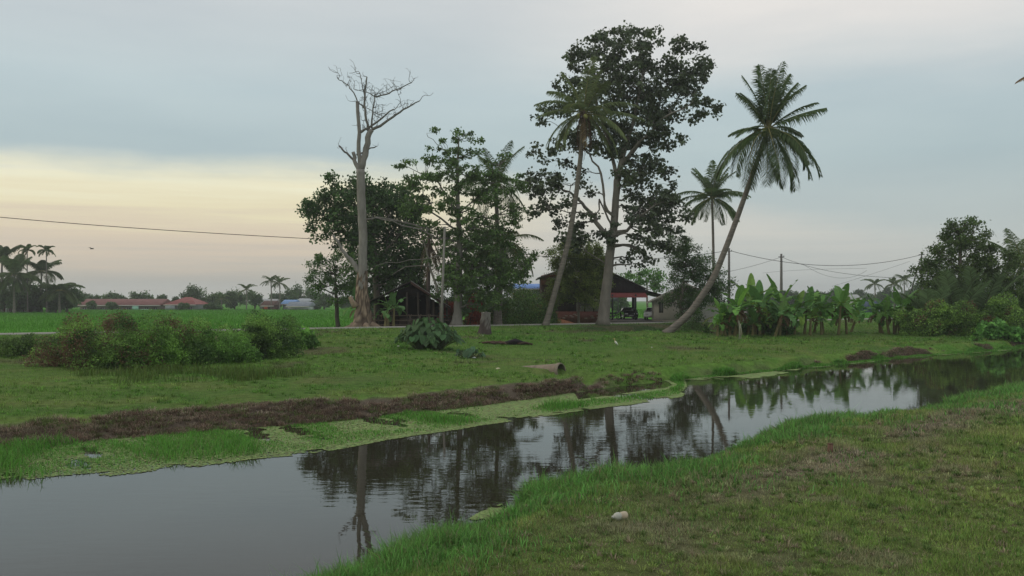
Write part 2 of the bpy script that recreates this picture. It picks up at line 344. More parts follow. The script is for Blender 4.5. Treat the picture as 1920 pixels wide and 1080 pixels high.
    b = mk(tt, 'ShaderNodeBump'); b.inputs['Distance'].default_value = .0022; L(M_(tt, 'ADD', M_(tt, 'ADD', hs[0], hs[1]), hs[2]), b.inputs['Height']); L(amp, b.inputs['Strength']); L(b.outputs[0], p.inputs['Normal'])
    tag(mb.build('water', m), kind='structure')
make_ground()
# ---------------------------------------------------------------- grasses
def blades(mb, x, y, z, L, wd, lean, c, two=True, rng=R):
    n = len(x); a = rng.uniform(0, 2*np.pi, n); b = rng.uniform(0, 2*np.pi, n)
    P = np.stack([x, y, z-.01], 1); s = np.stack([np.cos(a), np.sin(a), a*0], 1)*(wd/2)[:, None]
    l = np.stack([np.cos(b), np.sin(b), a*0], 1)*lean[:, None]; up = np.array([0, 0, 1.0])
    if two:
        mid = P+(l*.35+up*np.sqrt(np.clip(1-lean[:, None]**2*.25, .2, 1))*.6)*L[:, None]; tip = P+(l*1.0+up*np.sqrt(np.clip(1-lean[:, None]**2*.8, .05, 1)))*L[:, None]
        v = np.stack([P-s, P+s, mid+s*.8, mid-s*.8, tip], 1).reshape(-1, 3); i = np.arange(n)[:, None]*5
        mb.add(v, i+np.array([[0, 1, 2, 3]]), np.repeat(c, 5, 0)); mb.f.append(i+np.array([[3, 2, 4]])+mb.n-5*n)
    else:
        tip = P+(l+up*np.sqrt(np.clip(1-lean[:, None]**2*.8, .05, 1)))*L[:, None]
        v = np.stack([P-s, P+s, tip], 1).reshape(-1, 3); i = np.arange(n)[:, None]*3; mb.add(v, i+np.array([[0, 1, 2]]), np.repeat(c, 3, 0))
def fan(n, d0, d1, pw, tmax=.66, tmin=None):
    u = R.uniform(0, 1, n); k = 2-pw; d = (d0**k+u*(d1**k-d0**k))**(1/k); t = R.uniform(-tmax if tmin is None else tmin, tmax, n); return t*d, d
def jit(c, n, a=.25): return c*R.uniform(1-a, 1+a, (n, 1))*R.uniform(.9, 1.1, (n, 3))
def near_grass():
    x, y = fan(720000, 8.5, 52, 1.55, tmin=-.34, tmax=.80); z, zone = height(x, y); k = (zone < 3.4) & (R.uniform(0, 1, len(x)) < 1.1)
    x, y, z, zone = x[k], y[k], z[k], zone[k]; n = len(x); c = patches(x, y, zone)
    dry = R.uniform(0, 1, n) < .10; cc = jit(c, n, .5)*1.6*(.6+.8*fbm(x, y, .35, 107)[:, None]); cc[dry] = jit(np.array((.42, .36, .22)), dry.sum(), .4)
    dens = fbm(x, y, .9, 101); bald = np.linalg.norm(c-C_DRY*.9, axis=1) < .07
    L = (.035+.06*sstep(dens, .35, .75)*R.uniform(.6, 1.3, n))*np.clip(y/12, 1, 2.2); L[bald] *= .6
    mb = MB(); blades(mb, x, y, z, L, .0088*np.clip(y/10, .9, 3.5), R.uniform(.1, .95, n), cc, False)
    tag(mb.build('grass', M_GRASS), 'short worn turf with dry patches on the near bank in front', 'grass', kind='stuff')
def fringe():
    mb = MB(); N = 130000
    d = 9*(58/9)**R.uniform(0, 1, N)
    xs = np.linspace(-6, 40, 4000); ys = np.interp(xs, *ln(NEAR)); x0 = np.interp(d*1.066+.8, ys, xs)
    off = R.exponential(1.0, N)-.55; x = x0+R.uniform(-.4, .4, N)
    Y, _ = lines(x); y = Y[4]-off*(.8+.02*d)*1.25
    hgt = fbm(x, y, 1.4, 111); k = (off > -.35) & (y > 7) & (R.uniform(0, 1, N) < sstep(hgt, .28, .52)+.15); x, y, off, hgt, d = x[k], y[k], off[k], hgt[k], d[k]
    z, zone = height(x, y); z = np.maximum(z, -.6); n = len(x)
    L = (.12+.24*sstep(hgt, .35, .7))*R.uniform(.5, 1.3, n)*np.clip(1.25-.28*np.maximum(off, 0), .35, 1.2); tall = R.uniform(0, 1, n) < .02; L[tall] *= 1.5
    c = jit(C_LUSH*1.8, n, .5)*(.6+.8*fbm(x, y, .5, 117)[:, None]); p = R.uniform(0, 1, n) < .25; c[p] = jit(np.array((.16, .26, .08)), p.sum()); q = R.uniform(0, 1, n) < .07; c[q] = jit(np.array((.28, .25, .14)), q.sum())
    blades(mb, x, y, z, L, .010*np.clip(d/11, .9, 3.2), R.uniform(.15, .95, n), c)
    tag(mb.build('reed_grass', M_GRASS), 'long fresh green grass fringing the near water edge', 'grass', kind='stuff')
def far_grass():
    x, y = fan(300000, 22, 100, 1.35, tmax=.66); z, zone = height(x, y); k = (zone > np.where(x > 3.6, 8.1, 8.7)) & (zone < 15.0)
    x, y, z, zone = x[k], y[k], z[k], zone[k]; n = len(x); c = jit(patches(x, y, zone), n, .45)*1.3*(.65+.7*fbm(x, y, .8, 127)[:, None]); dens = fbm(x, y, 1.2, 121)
    L = (.05+.11*sstep(dens, .4, .75))*R.uniform(.5, 1.4, n)*np.clip(y/45, .9, 1.5)
    mb = MB(); blades(mb, x, y, z, L, .014*np.clip(y/28, .9, 3.5), R.uniform(.1, .9, n), c, False)
    # taller tussocks under the hedge on the left
    N = 6000; t = R.uniform(120, 590, N); d = R.uniform(33.5, 39, N); x = (t-960)/F*d; z, _ = height(x, d); h = fbm(x, d, 1.5, 131); k = h+.25*(R.uniform(0, 1, N)-.5) > .46+.25*np.abs((d-36.2)/2.8)**2+.25*np.abs((t-360)/230)**3
    blades(mb, x[k], d[k], z[k], R.uniform(.15, .5, k.sum()), np.full(k.sum(), .03), R.uniform(.05, .6, k.sum()), jit(np.array((.11, .17, .04)), k.sum(), .35))
    tag(mb.build('bank_grass', M_GRASS), 'rough green grass covering the far bank up to the road', 'grass', kind='stuff')
def mats_grass():
    """bright grass mats floating along the far shore, and the long spit of grass into the canal"""
    mb = MB(); N = 150000
    x = R.uniform(-26, 42, N); Y, _ = lines(x); t = R.uniform(0, 1, N)**.75; y = Y[6]*(1-t)+Y[8]*t
    g = fbm(x+.8*y, (y-.8*x)*.45, 2.2, 141); front = (t < .42)*sstep(fbm(x, x*0, 3.5, 151), .30, .45)
    keep = ((g+.17*front*(x < 7.4) > .488-.03*(x < -3)) | (R.uniform(0, 1, N) < .10)) & ~((x > -1) & (x < 7.4) & (t > .35+.02*R.normal(size=N)))
    keep &= R.uniform(0, 1, N) < np.where(x > 8, .6, 1)
    x, y, t, g = x[keep], y[keep], t[keep], g[keep]; n = len(x)
    L = (.10+.34*sstep(g, .55, .75))*R.uniform(.5, 1.25, n); z = np.full(n, -.6)
    c = jit(np.array((.13, .32, .055)), n, .4); q = R.uniform(0, 1, n) < .1; c[q] = jit(np.array((.2, .24, .09)), q.sum())
    blades(mb, x, y, z, L, .014*np.clip(y/20, .8, 3), R.uniform(.2, .95, n), c)
    tag(mb.build('water_grass', M_GRASS), 'bright green grass mats floating along the far shore', 'grass', kind='stuff')
def tufts(mb, cx, cy, cz, nb, rad, L, wd, cc, lean=(.25, 1.0), down=0.0):
    """clumps of blades radiating from a shared root; nb blades each"""
    n = len(cx); N = n*nb; a = R.uniform(0, 2*np.pi, N); r = rad*R.uniform(0, 1, N)**.7; X = np.repeat(cx, nb)+r*np.cos(a); Y_ = np.repeat(cy, nb)+r*np.sin(a); z = np.repeat(cz, nb)
    ln_ = R.uniform(*lean, N); l = np.stack([np.cos(a), np.sin(a), a*0], 1)*ln_[:, None]; LL = (np.repeat(L, nb)*R.uniform(.5, 1.2, N))[:, None]; up = np.array([0, 0, 1.0]); s_ = np.stack([-np.sin(a), np.cos(a), a*0], 1)*(np.repeat(wd, nb)/2)[:, None]
    P = np.stack([X, Y_, z], 1); v1 = np.sqrt(np.clip(1-ln_**2*.5, .1, 1))[:, None]; mid = P+(l*.45+up*v1*.55)*LL; tip = mid+(l*.6+up*(v1*.45-.5*ln_[:, None]-down))*LL*.8
    c = np.repeat(cc, nb, 0)*R.uniform(.6, 1.4, (N, 1)); v = np.stack([P-s_, P+s_, mid+s_*.8, mid-s_*.8, tip], 1).reshape(-1, 3); i = np.arange(N)[:, None]*5
    mb.add(v, i+np.array([[0, 1, 2, 3]]), np.repeat(c, 5, 0)); mb.f.append(i+np.array([[3, 2, 4]])+mb.n-5*N)
def dead_bank():
    mb = MB(); N = 12000; x = -26+71*R.uniform(0, 1, N)**.9; Y, _ = lines(x); t = R.uniform(-.02, 1.25, N); y = Y[8]*(1-t)+Y[9]*t; z, zone = height(x, y)
    g = fbm(x, x*0+4, 3, 161)+.35*(fbm(x, y, .7, 163)-.5)-.5*np.maximum(t-.60, 0)
    k = (g > np.where(x > 7, .50, .25)) & (np.hypot(x-3.0, y-38.6) > .9) & ((x < 2.5) | (x > 8.5) | (R.uniform(0, 1, N) < .16)); x, y, z, t = x[k], y[k], z[k], t[k]; n = len(x); pal = np.array([(.22, .15, .11), (.29, .22, .16), (.14, .10, .075), (.36, .30, .22), (.14, .19, .06)])
    w_ = R.choice(5, n, p=[.30, .22, .16, .10, .22]); sc = np.clip(y/26, .9, 2.0)
    tufts(mb, x, y, z, 26, .16, R.uniform(.10, .27, n), .012*sc, pal[w_]*R.uniform(.8, 1.25, (n, 1)), down=.25)
    tag(mb.build('dead_grass', M_GRASS), 'brown dead grass and roots hanging on the eroded far bank edge', 'dry grass', kind='stuff')
def extra_tufts():
    mb = MB(); x, y = fan(9000, 24, 80, 1.2, tmax=.62); z, zone = height(x, y); k = (zone > 9.3) & (zone < 14.6) & (fbm(x, y, 4, 201) > .47); x, y, z, zone = x[k], y[k], z[k], zone[k]; n = len(x)
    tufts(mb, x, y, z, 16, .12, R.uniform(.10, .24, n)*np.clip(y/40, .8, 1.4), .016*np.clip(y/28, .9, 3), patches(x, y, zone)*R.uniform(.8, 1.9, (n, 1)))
    tag(mb.build('bank_tufts', M_GRASS), 'tufts of longer grass scattered over the far bank', 'grass', kind='stuff')
    mb = MB(); x, y = fan(7000, 8.7, 40, 1.5, tmin=-.3); z, zone = height(x, y); k = (zone < 3.0); x, y, z, zone = x[k], y[k], z[k], zone[k]; n = len(x); c = patches(x, y, zone)*R.uniform(.9, 2.0, (n, 1)); q = R.uniform(0, 1, n) < .3; c[q] = np.array((.13, .22, .055))*R.uniform(.7, 1.3, (q.sum(), 1)); q = R.uniform(0, 1, n) < .16; c[q] = np.array((.33, .27, .18))*R.uniform(.7, 1.2, (q.sum(), 1))
    tufts(mb, x, y, z, 18, .05, R.uniform(.05, .13, n)*np.clip(y/12, 1, 1.8), .0085*np.clip(y/10, .9, 3), c)
    tag(mb.build('turf_tufts', M_GRASS), 'small tufts and straw standing out of the worn near turf', 'grass', kind='stuff')
def duckweed():
    mb = MB(); N = 260000; x = R.uniform(-26, 42, N); Y, _ = lines(x); t = R.uniform(-.12, 1.0, N); y = Y[6]*(1-t)+Y[8]*t
    g = fbm(x+.8*y, (y-.8*x)*.35, 1.8, 171)+.25*(fbm(x, y, .35, 173)-.5); k = (g > .33+.12*(t < 0)+.2*(x > 8)) & ~((x > 2.5) & (x < 7.2) & (t > .5))
    x, y = x[k], y[k]
    # pale raft at the near shore and algae strip off the spit
    M = 14000; a = R.uniform(0, 2*np.pi, M); r = np.sqrt(R.uniform(0, 1, M)); x1 = .35+r*np.cos(a)*1.0+r*np.sin(a)*.6; y1 = 15.6+r*np.sin(a)*1.7; kk = fbm(x1, y1, .5, 181)-.25*r > .27
    M2 = 26000; u = R.uniform(0, 1, M2); x2 = 8.2+u*7.5; y2 = np.interp(x2, *ln(SHORE))-.2-R.uniform(0, 1, M2)*2.0*np.sin(u*np.pi)-.0; k2 = fbm(x2+y2, y2-x2, 1.2, 183) > .44
    x = np.concatenate([x, x1[kk], x2[k2]]); y = np.concatenate([y, y1[kk], y2[k2]]); n = len(x)
    c = jit(np.array((.22, .30, .11)), n, .28); q = R.uniform(0, 1, n) < .12; c[q] = jit(np.array((.18, .17, .09)), q.sum())
    s = R.uniform(.02, .055, n)*np.clip(y/22, .8, 2); a = R.uniform(0, 6.28, n); P = np.stack([x, y, -.592+R.uniform(0, .006, n)], 1)
    v = np.stack([P+np.stack([np.cos(a+q)*s, np.sin(a+q)*s, s*0], 1) for q in (0, 1.6, 3.1, 4.7)], 1).reshape(-1, 3)
    mb.add(v, np.arange(n)[:, None]*4+np.arange(4), np.repeat(c, 4, 0))
    tag(mb.build('duckweed', M_SCUM), 'pale yellow green duckweed floating along the shore', 'duckweed', kind='stuff')
def paddy():
    N = 110000; x, y = fan(N, 60, 265, 1.2, tmax=.64); z, zone = height(x, y); k = (zone > 18.0) & (x < np.where(y < 150, -10, 300)); k |= (zone > 18.0) & (x > 30); x, y, z = x[k], y[k], z[k]; n = len(x)
    mb = MB(); c = jit(np.array((.085, .25, .022)), n, .2)*(.8+.4*fbm(x, y, 16, 191)[:, None])
    blades(mb, x, y, z, R.uniform(.2, .42, n), .05*np.clip(y/70, .8, 3), R.uniform(.05, .5, n), c, False)
    tag(mb.build('rice_paddy', M_GRASS), 'flat bright green rice field beyond the road', 'rice', kind='stuff')
near_grass(); fringe(); far_grass(); mats_grass(); dead_bank(); extra_tufts(); duckweed(); paddy()
# ---------------------------------------------------------------- plants: generators
LIFT = np.array((1.75, 1.85, 1.5))
def leaves(mb, P, L, wr, c, rng=R, droop=.4, out=None):
    n = len(P); L = np.broadcast_to(L, (n,)); d = rng.normal(size=(n, 3)); d /= np.linalg.norm(d, axis=1)[:, None]
    d[:, 2] -= droop
    if out is not None: d += out*.8
    d /= np.linalg.norm(d, axis=1)[:, None]+1e-9
    s = np.cross(d, rng.normal(size=(n, 3))); s /= np.linalg.norm(s, axis=1)[:, None]+1e-9; nn = np.cross(s, d)
    Lc = L[:, None]; v = np.stack([P, P+d*Lc*.45+s*Lc*wr/2-nn*Lc*.08, P+d*Lc, P+d*Lc*.45-s*Lc*wr/2-nn*Lc*.08], 1).reshape(-1, 3)
    mb.add(v, np.arange(n)[:, None]*4+np.arange(4), np.repeat(c*LIFT, 4, 0))
def unit(n, rng): d = rng.normal(size=(n, 3)); return d/np.linalg.norm(d, axis=1)[:, None]
def bez(a, b, sag, k, rng, wob=.12):
    t = np.linspace(0, 1, k)[:, None]; L = np.linalg.norm(b-a); o = rng.normal(size=3)*L*wob; o2 = rng.normal(size=3)*L*wob*.5
    return a+(b-a)*t+(np.array([0, 0, sag*L])+o)*(4*t*(1-t))*.5+o2*np.sin(t*np.pi*2)
def blob_pts(blobs, d, dens, rng, flat=1.0, dmul=1.0):
    """cluster centres filling crown masses seen in the photo, given real depth too"""
    out = []
    for b in blobs:
        px, py, rx, ry = b[:4]; dz = b[4] if len(b) > 4 else 0; n = max(2, int(1.7*dens*rx*ry/1000)); c = W(px, py, d+dz); sx, sz = rx/F*d, ry/F*d
        u = unit(n, rng)*(rng.uniform(.25, 1, (n, 1))**.5); out.append(c+u*np.array([sx, max(sx, sz)*dmul, sz]))
    return np.vstack(out)
def skeleton(tmb, nodes, rads, targets, rng, barkc, rmin=.02, share=.55, drop=.35, tr=None):
    """joins every target to the nearest lower/inner limb with a curved tapered branch"""
    P = np.array(nodes, float); Rr = np.array(rads, float); base = P[0]
    ctr = targets.mean(0); order = np.argsort(np.linalg.norm(targets-ctr, axis=1)); ends = []
    for i in order:
        q = targets[i]; dist = np.linalg.norm(P-q, axis=1); pen = np.where(P[:, 2] > q[2]+.3, 2.2*(P[:, 2]-q[2]), 0)
        j = np.argmin(dist*(1+.0*Rr)+pen+np.where(Rr < .04, 1.2, 0)); L = dist[j]; r0 = min(Rr[j]*share, .035+.045*L); k = 5 if L > 1.2 else 3
        c = bez(P[j], q, drop*rng.uniform(-.3, .6), k, rng); r1 = max(rmin, r0*.35); rr = np.linspace(r0, r1, k)
        tmb.tube(c, rr, barkc, n=5 if r0 > .06 else 4, cap=False); P = np.vstack([P, c[1:]]); Rr = np.concatenate([Rr, rr[1:]])
    return P, Rr
def crown_leaves(mb, C, per, rad, L, wr, c1, c2, rng, flat=1.0, droop=.4, jitter=.3, cl_jit=.3):
    n = len(C); per = int(per); cen = np.repeat(C, per, 0); u = unit(len(cen), rng)*rng.uniform(.1, 1, (len(cen), 1))**.6
    rr = np.repeat(rng.uniform(.65, 1.25, n)*rad, per)[:, None]; P = cen+u*rr*np.array([1, 1, flat])*(1+.5*(rng.uniform(size=(len(cen), 1)) < .12))
    t = np.repeat(rng.uniform(0, 1, n), per)[:, None]; c = (c1+(c2-c1)*t)*np.repeat(rng.uniform(1-cl_jit, 1+cl_jit, n), per)[:, None]*rng.uniform(1-jitter, 1+jitter, (len(P), 1))
    leaves(mb, P, rng.uniform(.7, 1.25, len(P))*L, wr, c, rng, droop)
def tree(name, label, cat, trunk, tr, d, blobs, seed, dens=1.6, per=45, rad=.9, L=.3, wr=.7, c1=(.04, .065, .03), c2=(.06, .09, .04), bark=(.20, .17, .14), flat=.8, limbs=(), group=None, mat=None, droop=.4, dmul=.9, twig=.02, sides=12, gap=0, gaps=1.2, cj=.3, extra_skel=True):
    rng = np.random.default_rng(seed); c1 = np.array(c1); c2 = np.array(c2); bark = np.array(bark)
    base = W(*trunk[0], d); base[2] = H(base[0], base[1])-.15
    root = thing(name, label, cat, tuple(base), group); tmb = MB(); pts = [base]+[W(*p, d) for p in trunk[1:]]
    pts = np.array(pts); k = len(pts); tt = np.linspace(0, k-1, (k-1)*4+1); P = np.stack([np.interp(tt, range(k), pts[:, i]) for i in range(3)], 1)
    P[1:-1] += rng.normal(size=(len(P)-2, 3))*tr[-1]*.25; rr = np.interp(tt, range(k), tr); rr[0] *= 1.25
    tmb.tube(P, rr, bark, n=sides, wob=.06); nodes = list(P[2:]); rads = list(rr[2:])
    for lb in limbs:      # main limbs: (start fraction, [(px, py, depth offset)...], r0, r1)
        q = [P[int(lb[0]*(len(P)-1))]]+[W(a, b, d+dz) for a, b, dz in lb[1]]; q = np.array(q); k = len(q); tt = np.linspace(0, k-1, (k-1)*3+1)
        Q = np.stack([np.interp(tt, range(k), q[:, i]) for i in range(3)], 1); Q[1:-1] += rng.normal(size=(len(Q)-2, 3))*.12; r = np.linspace(lb[2], lb[3], len(Q)); tmb.tube(Q, r, bark, n=8); nodes += list(Q[1:]); rads += list(r[1:])
    C = blob_pts(blobs, d, dens, rng, dmul=dmul)
    if gap: C = C[fbm(C[:, 0]*.8+C[:, 1], C[:, 2], gaps, seed) > gap]
    skeleton(tmb, nodes, rads, C, rng, bark*.8, rmin=twig)
    tmb.build('trunk', M_BARK, root, smooth_=True); mb = MB(); crown_leaves(mb, C, per, rad, L, wr, c1, c2, rng, flat, droop, cl_jit=cj); mb.build('crown', mat or M_LEAF, root)
    return root
def bush(name, label, cat, px, py, w, h, seed, d=None, n=3500, L=.13, wr=.55, c1=(.05, .10, .03), c2=(.10, .16, .05), group=None, lobes=12, depth=None, stems=14, mat=None, droop=.2, spiky=0, two_parts=True, alt=None, altf=0):
    rng = np.random.default_rng(seed); base = gp(px, py) if d is None else gd(px, d); depth = depth or w*.7; base[1] += depth*.45; base[2] = H(base[0], base[1])-.05
    root = thing(name, label, cat, tuple(base), group); mb = MB(); c1 = np.array(c1); c2 = np.array(c2)
    u = rng.uniform(-1, 1, (lobes*3, 3)); u[:, 2] = (u[:, 2]+1)/2; u = u[(u[:, 0]**2+u[:, 1]**2+u[:, 2]**2*.9) < 1][:lobes]
    lc = base+u*np.array([w/2*.82, depth/2*.8, h*.85]); lr = rng.uniform(.55, 1.0, len(lc))*min(w, h)*.34
    lc[:, 2] = np.maximum(lc[:, 2], base[2]+lr*.4); wgt = lr**2/np.sum(lr**2); cnt = (wgt*n).astype(int)+1
    cen = np.repeat(lc, cnt, 0); r = np.repeat(lr, cnt)[:, None]; uu = unit(len(cen), rng); P = cen+uu*r*(rng.uniform(.35, 1.0, (len(cen), 1))**.4)*(1+spiky*rng.exponential(.25, (len(cen), 1)))
    P = P[P[:, 2] > base[2]]; m = len(P); t = fbm(P[:, 0]+P[:, 1], P[:, 2]*1.5, .5, seed)[:, None]; c = (c1+(c2*1.35-c1)*sstep(t, .32, .72))*rng.uniform(.55, 1.45, (m, 1))
    if alt is not None:
        q = fbm(P[:, 0], P[:, 2]+P[:, 1], 1.0, seed+5)+rng.normal(size=m)*.06 > 1-altf; c[q] = np.array(alt)*rng.uniform(.6, 1.4, (q.sum(), 1))
    leaves(mb, P, rng.uniform(.6, 1.3, m)*L, wr, c, rng, droop)
    sm = MB()
    for i in range(stems):
        e = lc[rng.integers(len(lc))]+rng.normal(size=3)*.3*lr.mean(); b0 = base+np.array([rng.uniform(-.3, .3)*w*.5, rng.uniform(-.3, .3)*depth*.5, 0]); sm.tube(bez(b0, e, .1, 5, rng), np.linspace(.035, .012, 5), (.12, .09, .06), n=4, cap=False)
    mb.build('foliage', mat or M_LEAF, root); sm.build('stems', M_BARK, root); return root
def frond_mesh(o, az, e0, bend, ln_, rng, c, nl=42, ll=.75, lw=.055, droop=.5, dry=0, k=12, hang=0, petc=(.30, .28, .10), r0=.06, width_at=.0):
    """one feather palm frond"""
    mb = MB(); s = np.linspace(0, 1, k); el = e0-bend*s**1.25; st = ln_/(k-1); h = np.array([math.cos(az), math.sin(az), 0]); tw = rng.normal()*.15
    P = [np.array(o, float)]
    for i in range(1, k): e = el[i]; P.append(P[-1]+st*(h*math.cos(e)+np.array([0, 0, math.sin(e)])+np.array([-h[1], h[0], 0])*tw*s[i]))
    P = np.array(P); mb.tube(P, np.linspace(r0, .008, k), petc, n=4, cap=False)
    t = np.repeat(np.linspace(.12, 1.0, nl), 2); side = np.tile([-1.0, 1.0], nl); n = len(t); t = np.clip(t+rng.normal(size=n)*.006, 0, 1)
    B = np.stack([np.interp(t, s, P[:, i]) for i in range(3)], 1); T = np.gradient(P, axis=0); T /= np.linalg.norm(T, axis=1)[:, None]; T = np.stack([np.interp(t, s, T[:, i]) for i in range(3)], 1)
    A = np.cross(T, [0, 0, 1.0]); A /= np.linalg.norm(A, axis=1)[:, None]+1e-6
    U = np.cross(A, T); prof = np.sin(np.clip(t*1.02+.18, 0, 1.2)*np.pi/1.25)**.6; l = ll*prof*rng.uniform(.8, 1.1, n)*np.where(t > .97, .6, 1)
    if hang: l = l*rng.choice([1, 1, .5], n)
    D = A*side[:, None]*(.8)+T*(.25+.6*t[:, None])+U*.25*(1-droop); D /= np.linalg.norm(D, axis=1)[:, None]
    lc = l[:, None]; g = np.array([0, 0, -1.0]); dr = droop*rng.uniform(.7, 1.3, (n, 1)); M1 = B+D*lc*.5+g*lc*.14*dr; D2 = D+g*1.5*dr; D2 /= np.linalg.norm(D2, axis=1)[:, None]; E = M1+D2*lc*.52
    wv = (T*.8+U*.6); wv /= np.linalg.norm(wv, axis=1)[:, None]; wv = wv*lw/2
    v = np.stack([B-wv*.7, B+wv*.7, M1+wv, M1-wv, E], 1).reshape(-1, 3); i = np.arange(n)[:, None]*5; cc = np.asarray(c)*rng.uniform(.7, 1.3, (n, 1))
    cc = cc*LIFT; mb.add(v, i+np.array([[0, 1, 2, 3]]), np.repeat(cc, 5, 0)); mb.f.append(i+np.array([[3, 2, 4]])+mb.n-5*n); return mb
PI = math.pi
def palm(name, label, trunk, tr, d, fronds, seed, group=None, cg=(.060, .085, .035), nl=42, ll=.75, lw=.055, split=True, nuts=0, bark=(.22, .195, .17), dead=0, ln_=4.2, cat='palm tree', skirt=0, sides=10, crown_at=None, base=None):
    rng = np.random.default_rng(seed); cg = np.array(cg)
    if base is None: base = W(*trunk[0], d); base[2] = H(base[0], base[1])-.2
    root = thing(name, label, cat, tuple(base), group); pts = np.array([base]+[W(*p[:2], d+(p[2] if len(p) > 2 else 0)) for p in trunk[1:]]); k = len(pts)
    # smooth curve through the points
    tt = np.linspace(0, k-1, (k-1)*8+1); P = np.stack([np.interp(tt, range(k), pts[:, i]) for i in range(3)], 1)
    for _ in range(6): P[1:-1] = (P[:-2]+2*P[1:-1]+P[2:])/4
    rr = np.interp(np.linspace(0, 1, len(P)), [0, .04, .12, 1], [tr[0]*1.5, tr[0]*1.15, tr[0], tr[1]]); tmb = MB(); tmb.tube(P, rr, bark, n=sides, wob=.04); tmb.build('trunk', M_PBARK, root, smooth_=True)
    top = P[-1]; allf = MB()
    for i, f in enumerate(fronds):
        az, e0, bend, fl = f[:4]; c = cg*rng.uniform(.8, 1.25); dry = len(f) > 4 and f[4]
        if dry: c = np.array((.16, .11, .06))*rng.uniform(.8, 1.2)
        mb = frond_mesh(top+np.array([math.cos(az), math.sin(az), 0])*tr[1]*.8+np.array([0, 0, rng.uniform(-.1, .25)]), az, e0, bend, fl*rng.uniform(.92, 1.08), rng, c, nl, ll*fl/4.2, lw, droop=.9 if dry else rng.uniform(.45, 1.0), petc=(.30, .28, .10) if not dry else (.2, .13, .08))
        if split: mb.build('frond', M_LEAF, root, None)
        else:
            for v, ff, c_ in zip(mb.v, [None]*9, mb.c): pass
            allf.v += mb.v; allf.c += mb.c; allf.f += [x+allf.n for x in mb.f]; allf.n += mb.n
    if not split: allf.build('crown', M_LEAF, root)
    if nuts:
        for i in range(nuts):
            a = rng.uniform(0, 6.28); r = .19*rng.uniform(.8, 1.15); a = -PI/2+rng.uniform(-1.6, 1.6); q = top+np.array([math.cos(a)*.62, math.sin(a)*.62, -.05-rng.uniform(0, .55)]); nb = MB()
            th = np.linspace(0, np.pi, 7); nb.tube(np.stack([0*th+q[0], 0*th+q[1], q[2]+1.15*r*np.cos(th)], 1)+np.zeros((7, 3)), np.maximum(r*np.sin(th), .004), (.30, .30, .08), n=8); nb.build('coconut', M_PLAST, root, smooth_=True)
    if skirt:      # hanging dead fibre and old flower stalks under the crown
        sk = MB()
        for i in range(skirt):
            a = rng.uniform(0, 6.28); o = top+np.array([math.cos(a)*.3, math.sin(a)*.3, rng.uniform(-.3, .2)]); L = rng.uniform(1.5, 4.2); t = np.linspace(0, 1, 6)[:, None]
            q = o+np.array([math.cos(a)*.35, math.sin(a)*.35, 0])*np.sin(t*2.2)+np.array([0, 0, -L])*t+rng.normal(size=3)*.10*t; sk.tube(q, np.linspace(.035, .02, 6), np.array((.15, .095, .07))*rng.uniform(.7, 1.3), n=3, cap=False)
        sk.build('dead_fibre', M_BARK, root)
    return root
def ring(n, e0, bend, ln_, rng, az0=0, aj=.25, ej=.12):
    return [(az0+i*2*math.pi/n+rng.uniform(-aj, aj), e0+rng.uniform(-ej, ej), bend*rng.uniform(.85, 1.2), ln_*rng.uniform(.85, 1.1)) for i in range(n)]
def banana_leaf(o, az, e0, bend, ln_, wid, rng, c, tears=.35, k=13):
    mb = MB(); s = np.linspace(0, 1, k); el = e0-bend*s**1.4; h = np.array([math.cos(az), math.sin(az), 0]); P = [np.array(o, float)]; st = ln_/(k-1)
    for i in range(1, k): P.append(P[-1]+st*(h*math.cos(el[i])+np.array([0, 0, math.sin(el[i])])))
    P = np.array(P); mb.tube(P, np.linspace(.035, .008, k), np.array(c)*np.array([1.5, 1.3, 1.2]), n=4, cap=False); A = np.array([-h[1], h[0], 0.0])
    T = np.gradient(P, axis=0); T /= np.linalg.norm(T, axis=1)[:, None]; U = np.cross(A, T)*-1; U = np.where((U[:, 2:] < 0), -U, U)
    prof = wid/2*np.sin(np.clip((s-.14)/.86, 0, 1)**.75*np.pi*.985)**.55; prof[s < .14] = 0
    for sd in (-1, 1):
        i = 2
        while i < k-1:
            j = i+1
            while j < k-1 and rng.uniform() > tears: j += 1
            dr = rng.uniform(-.25, .75 if tears > .2 else .2)
            lift = .25-dr; a = P[i:j+1]; w_ = prof[i:j+1, None]; tp = np.ones(j-i+1); tp[-1] = .9
            B = a+A*sd*w_*tp[:, None]*math.cos(lift)+U[i:j+1]*w_*math.sin(lift)*.9; m = j-i+1; v = np.vstack([a, B]); q = np.arange(m-1); mb.add(v, np.stack([q, q+1, q+1+m, q+m], 1), np.array(c)*rng.uniform(.85, 1.15)); i = j
    return mb
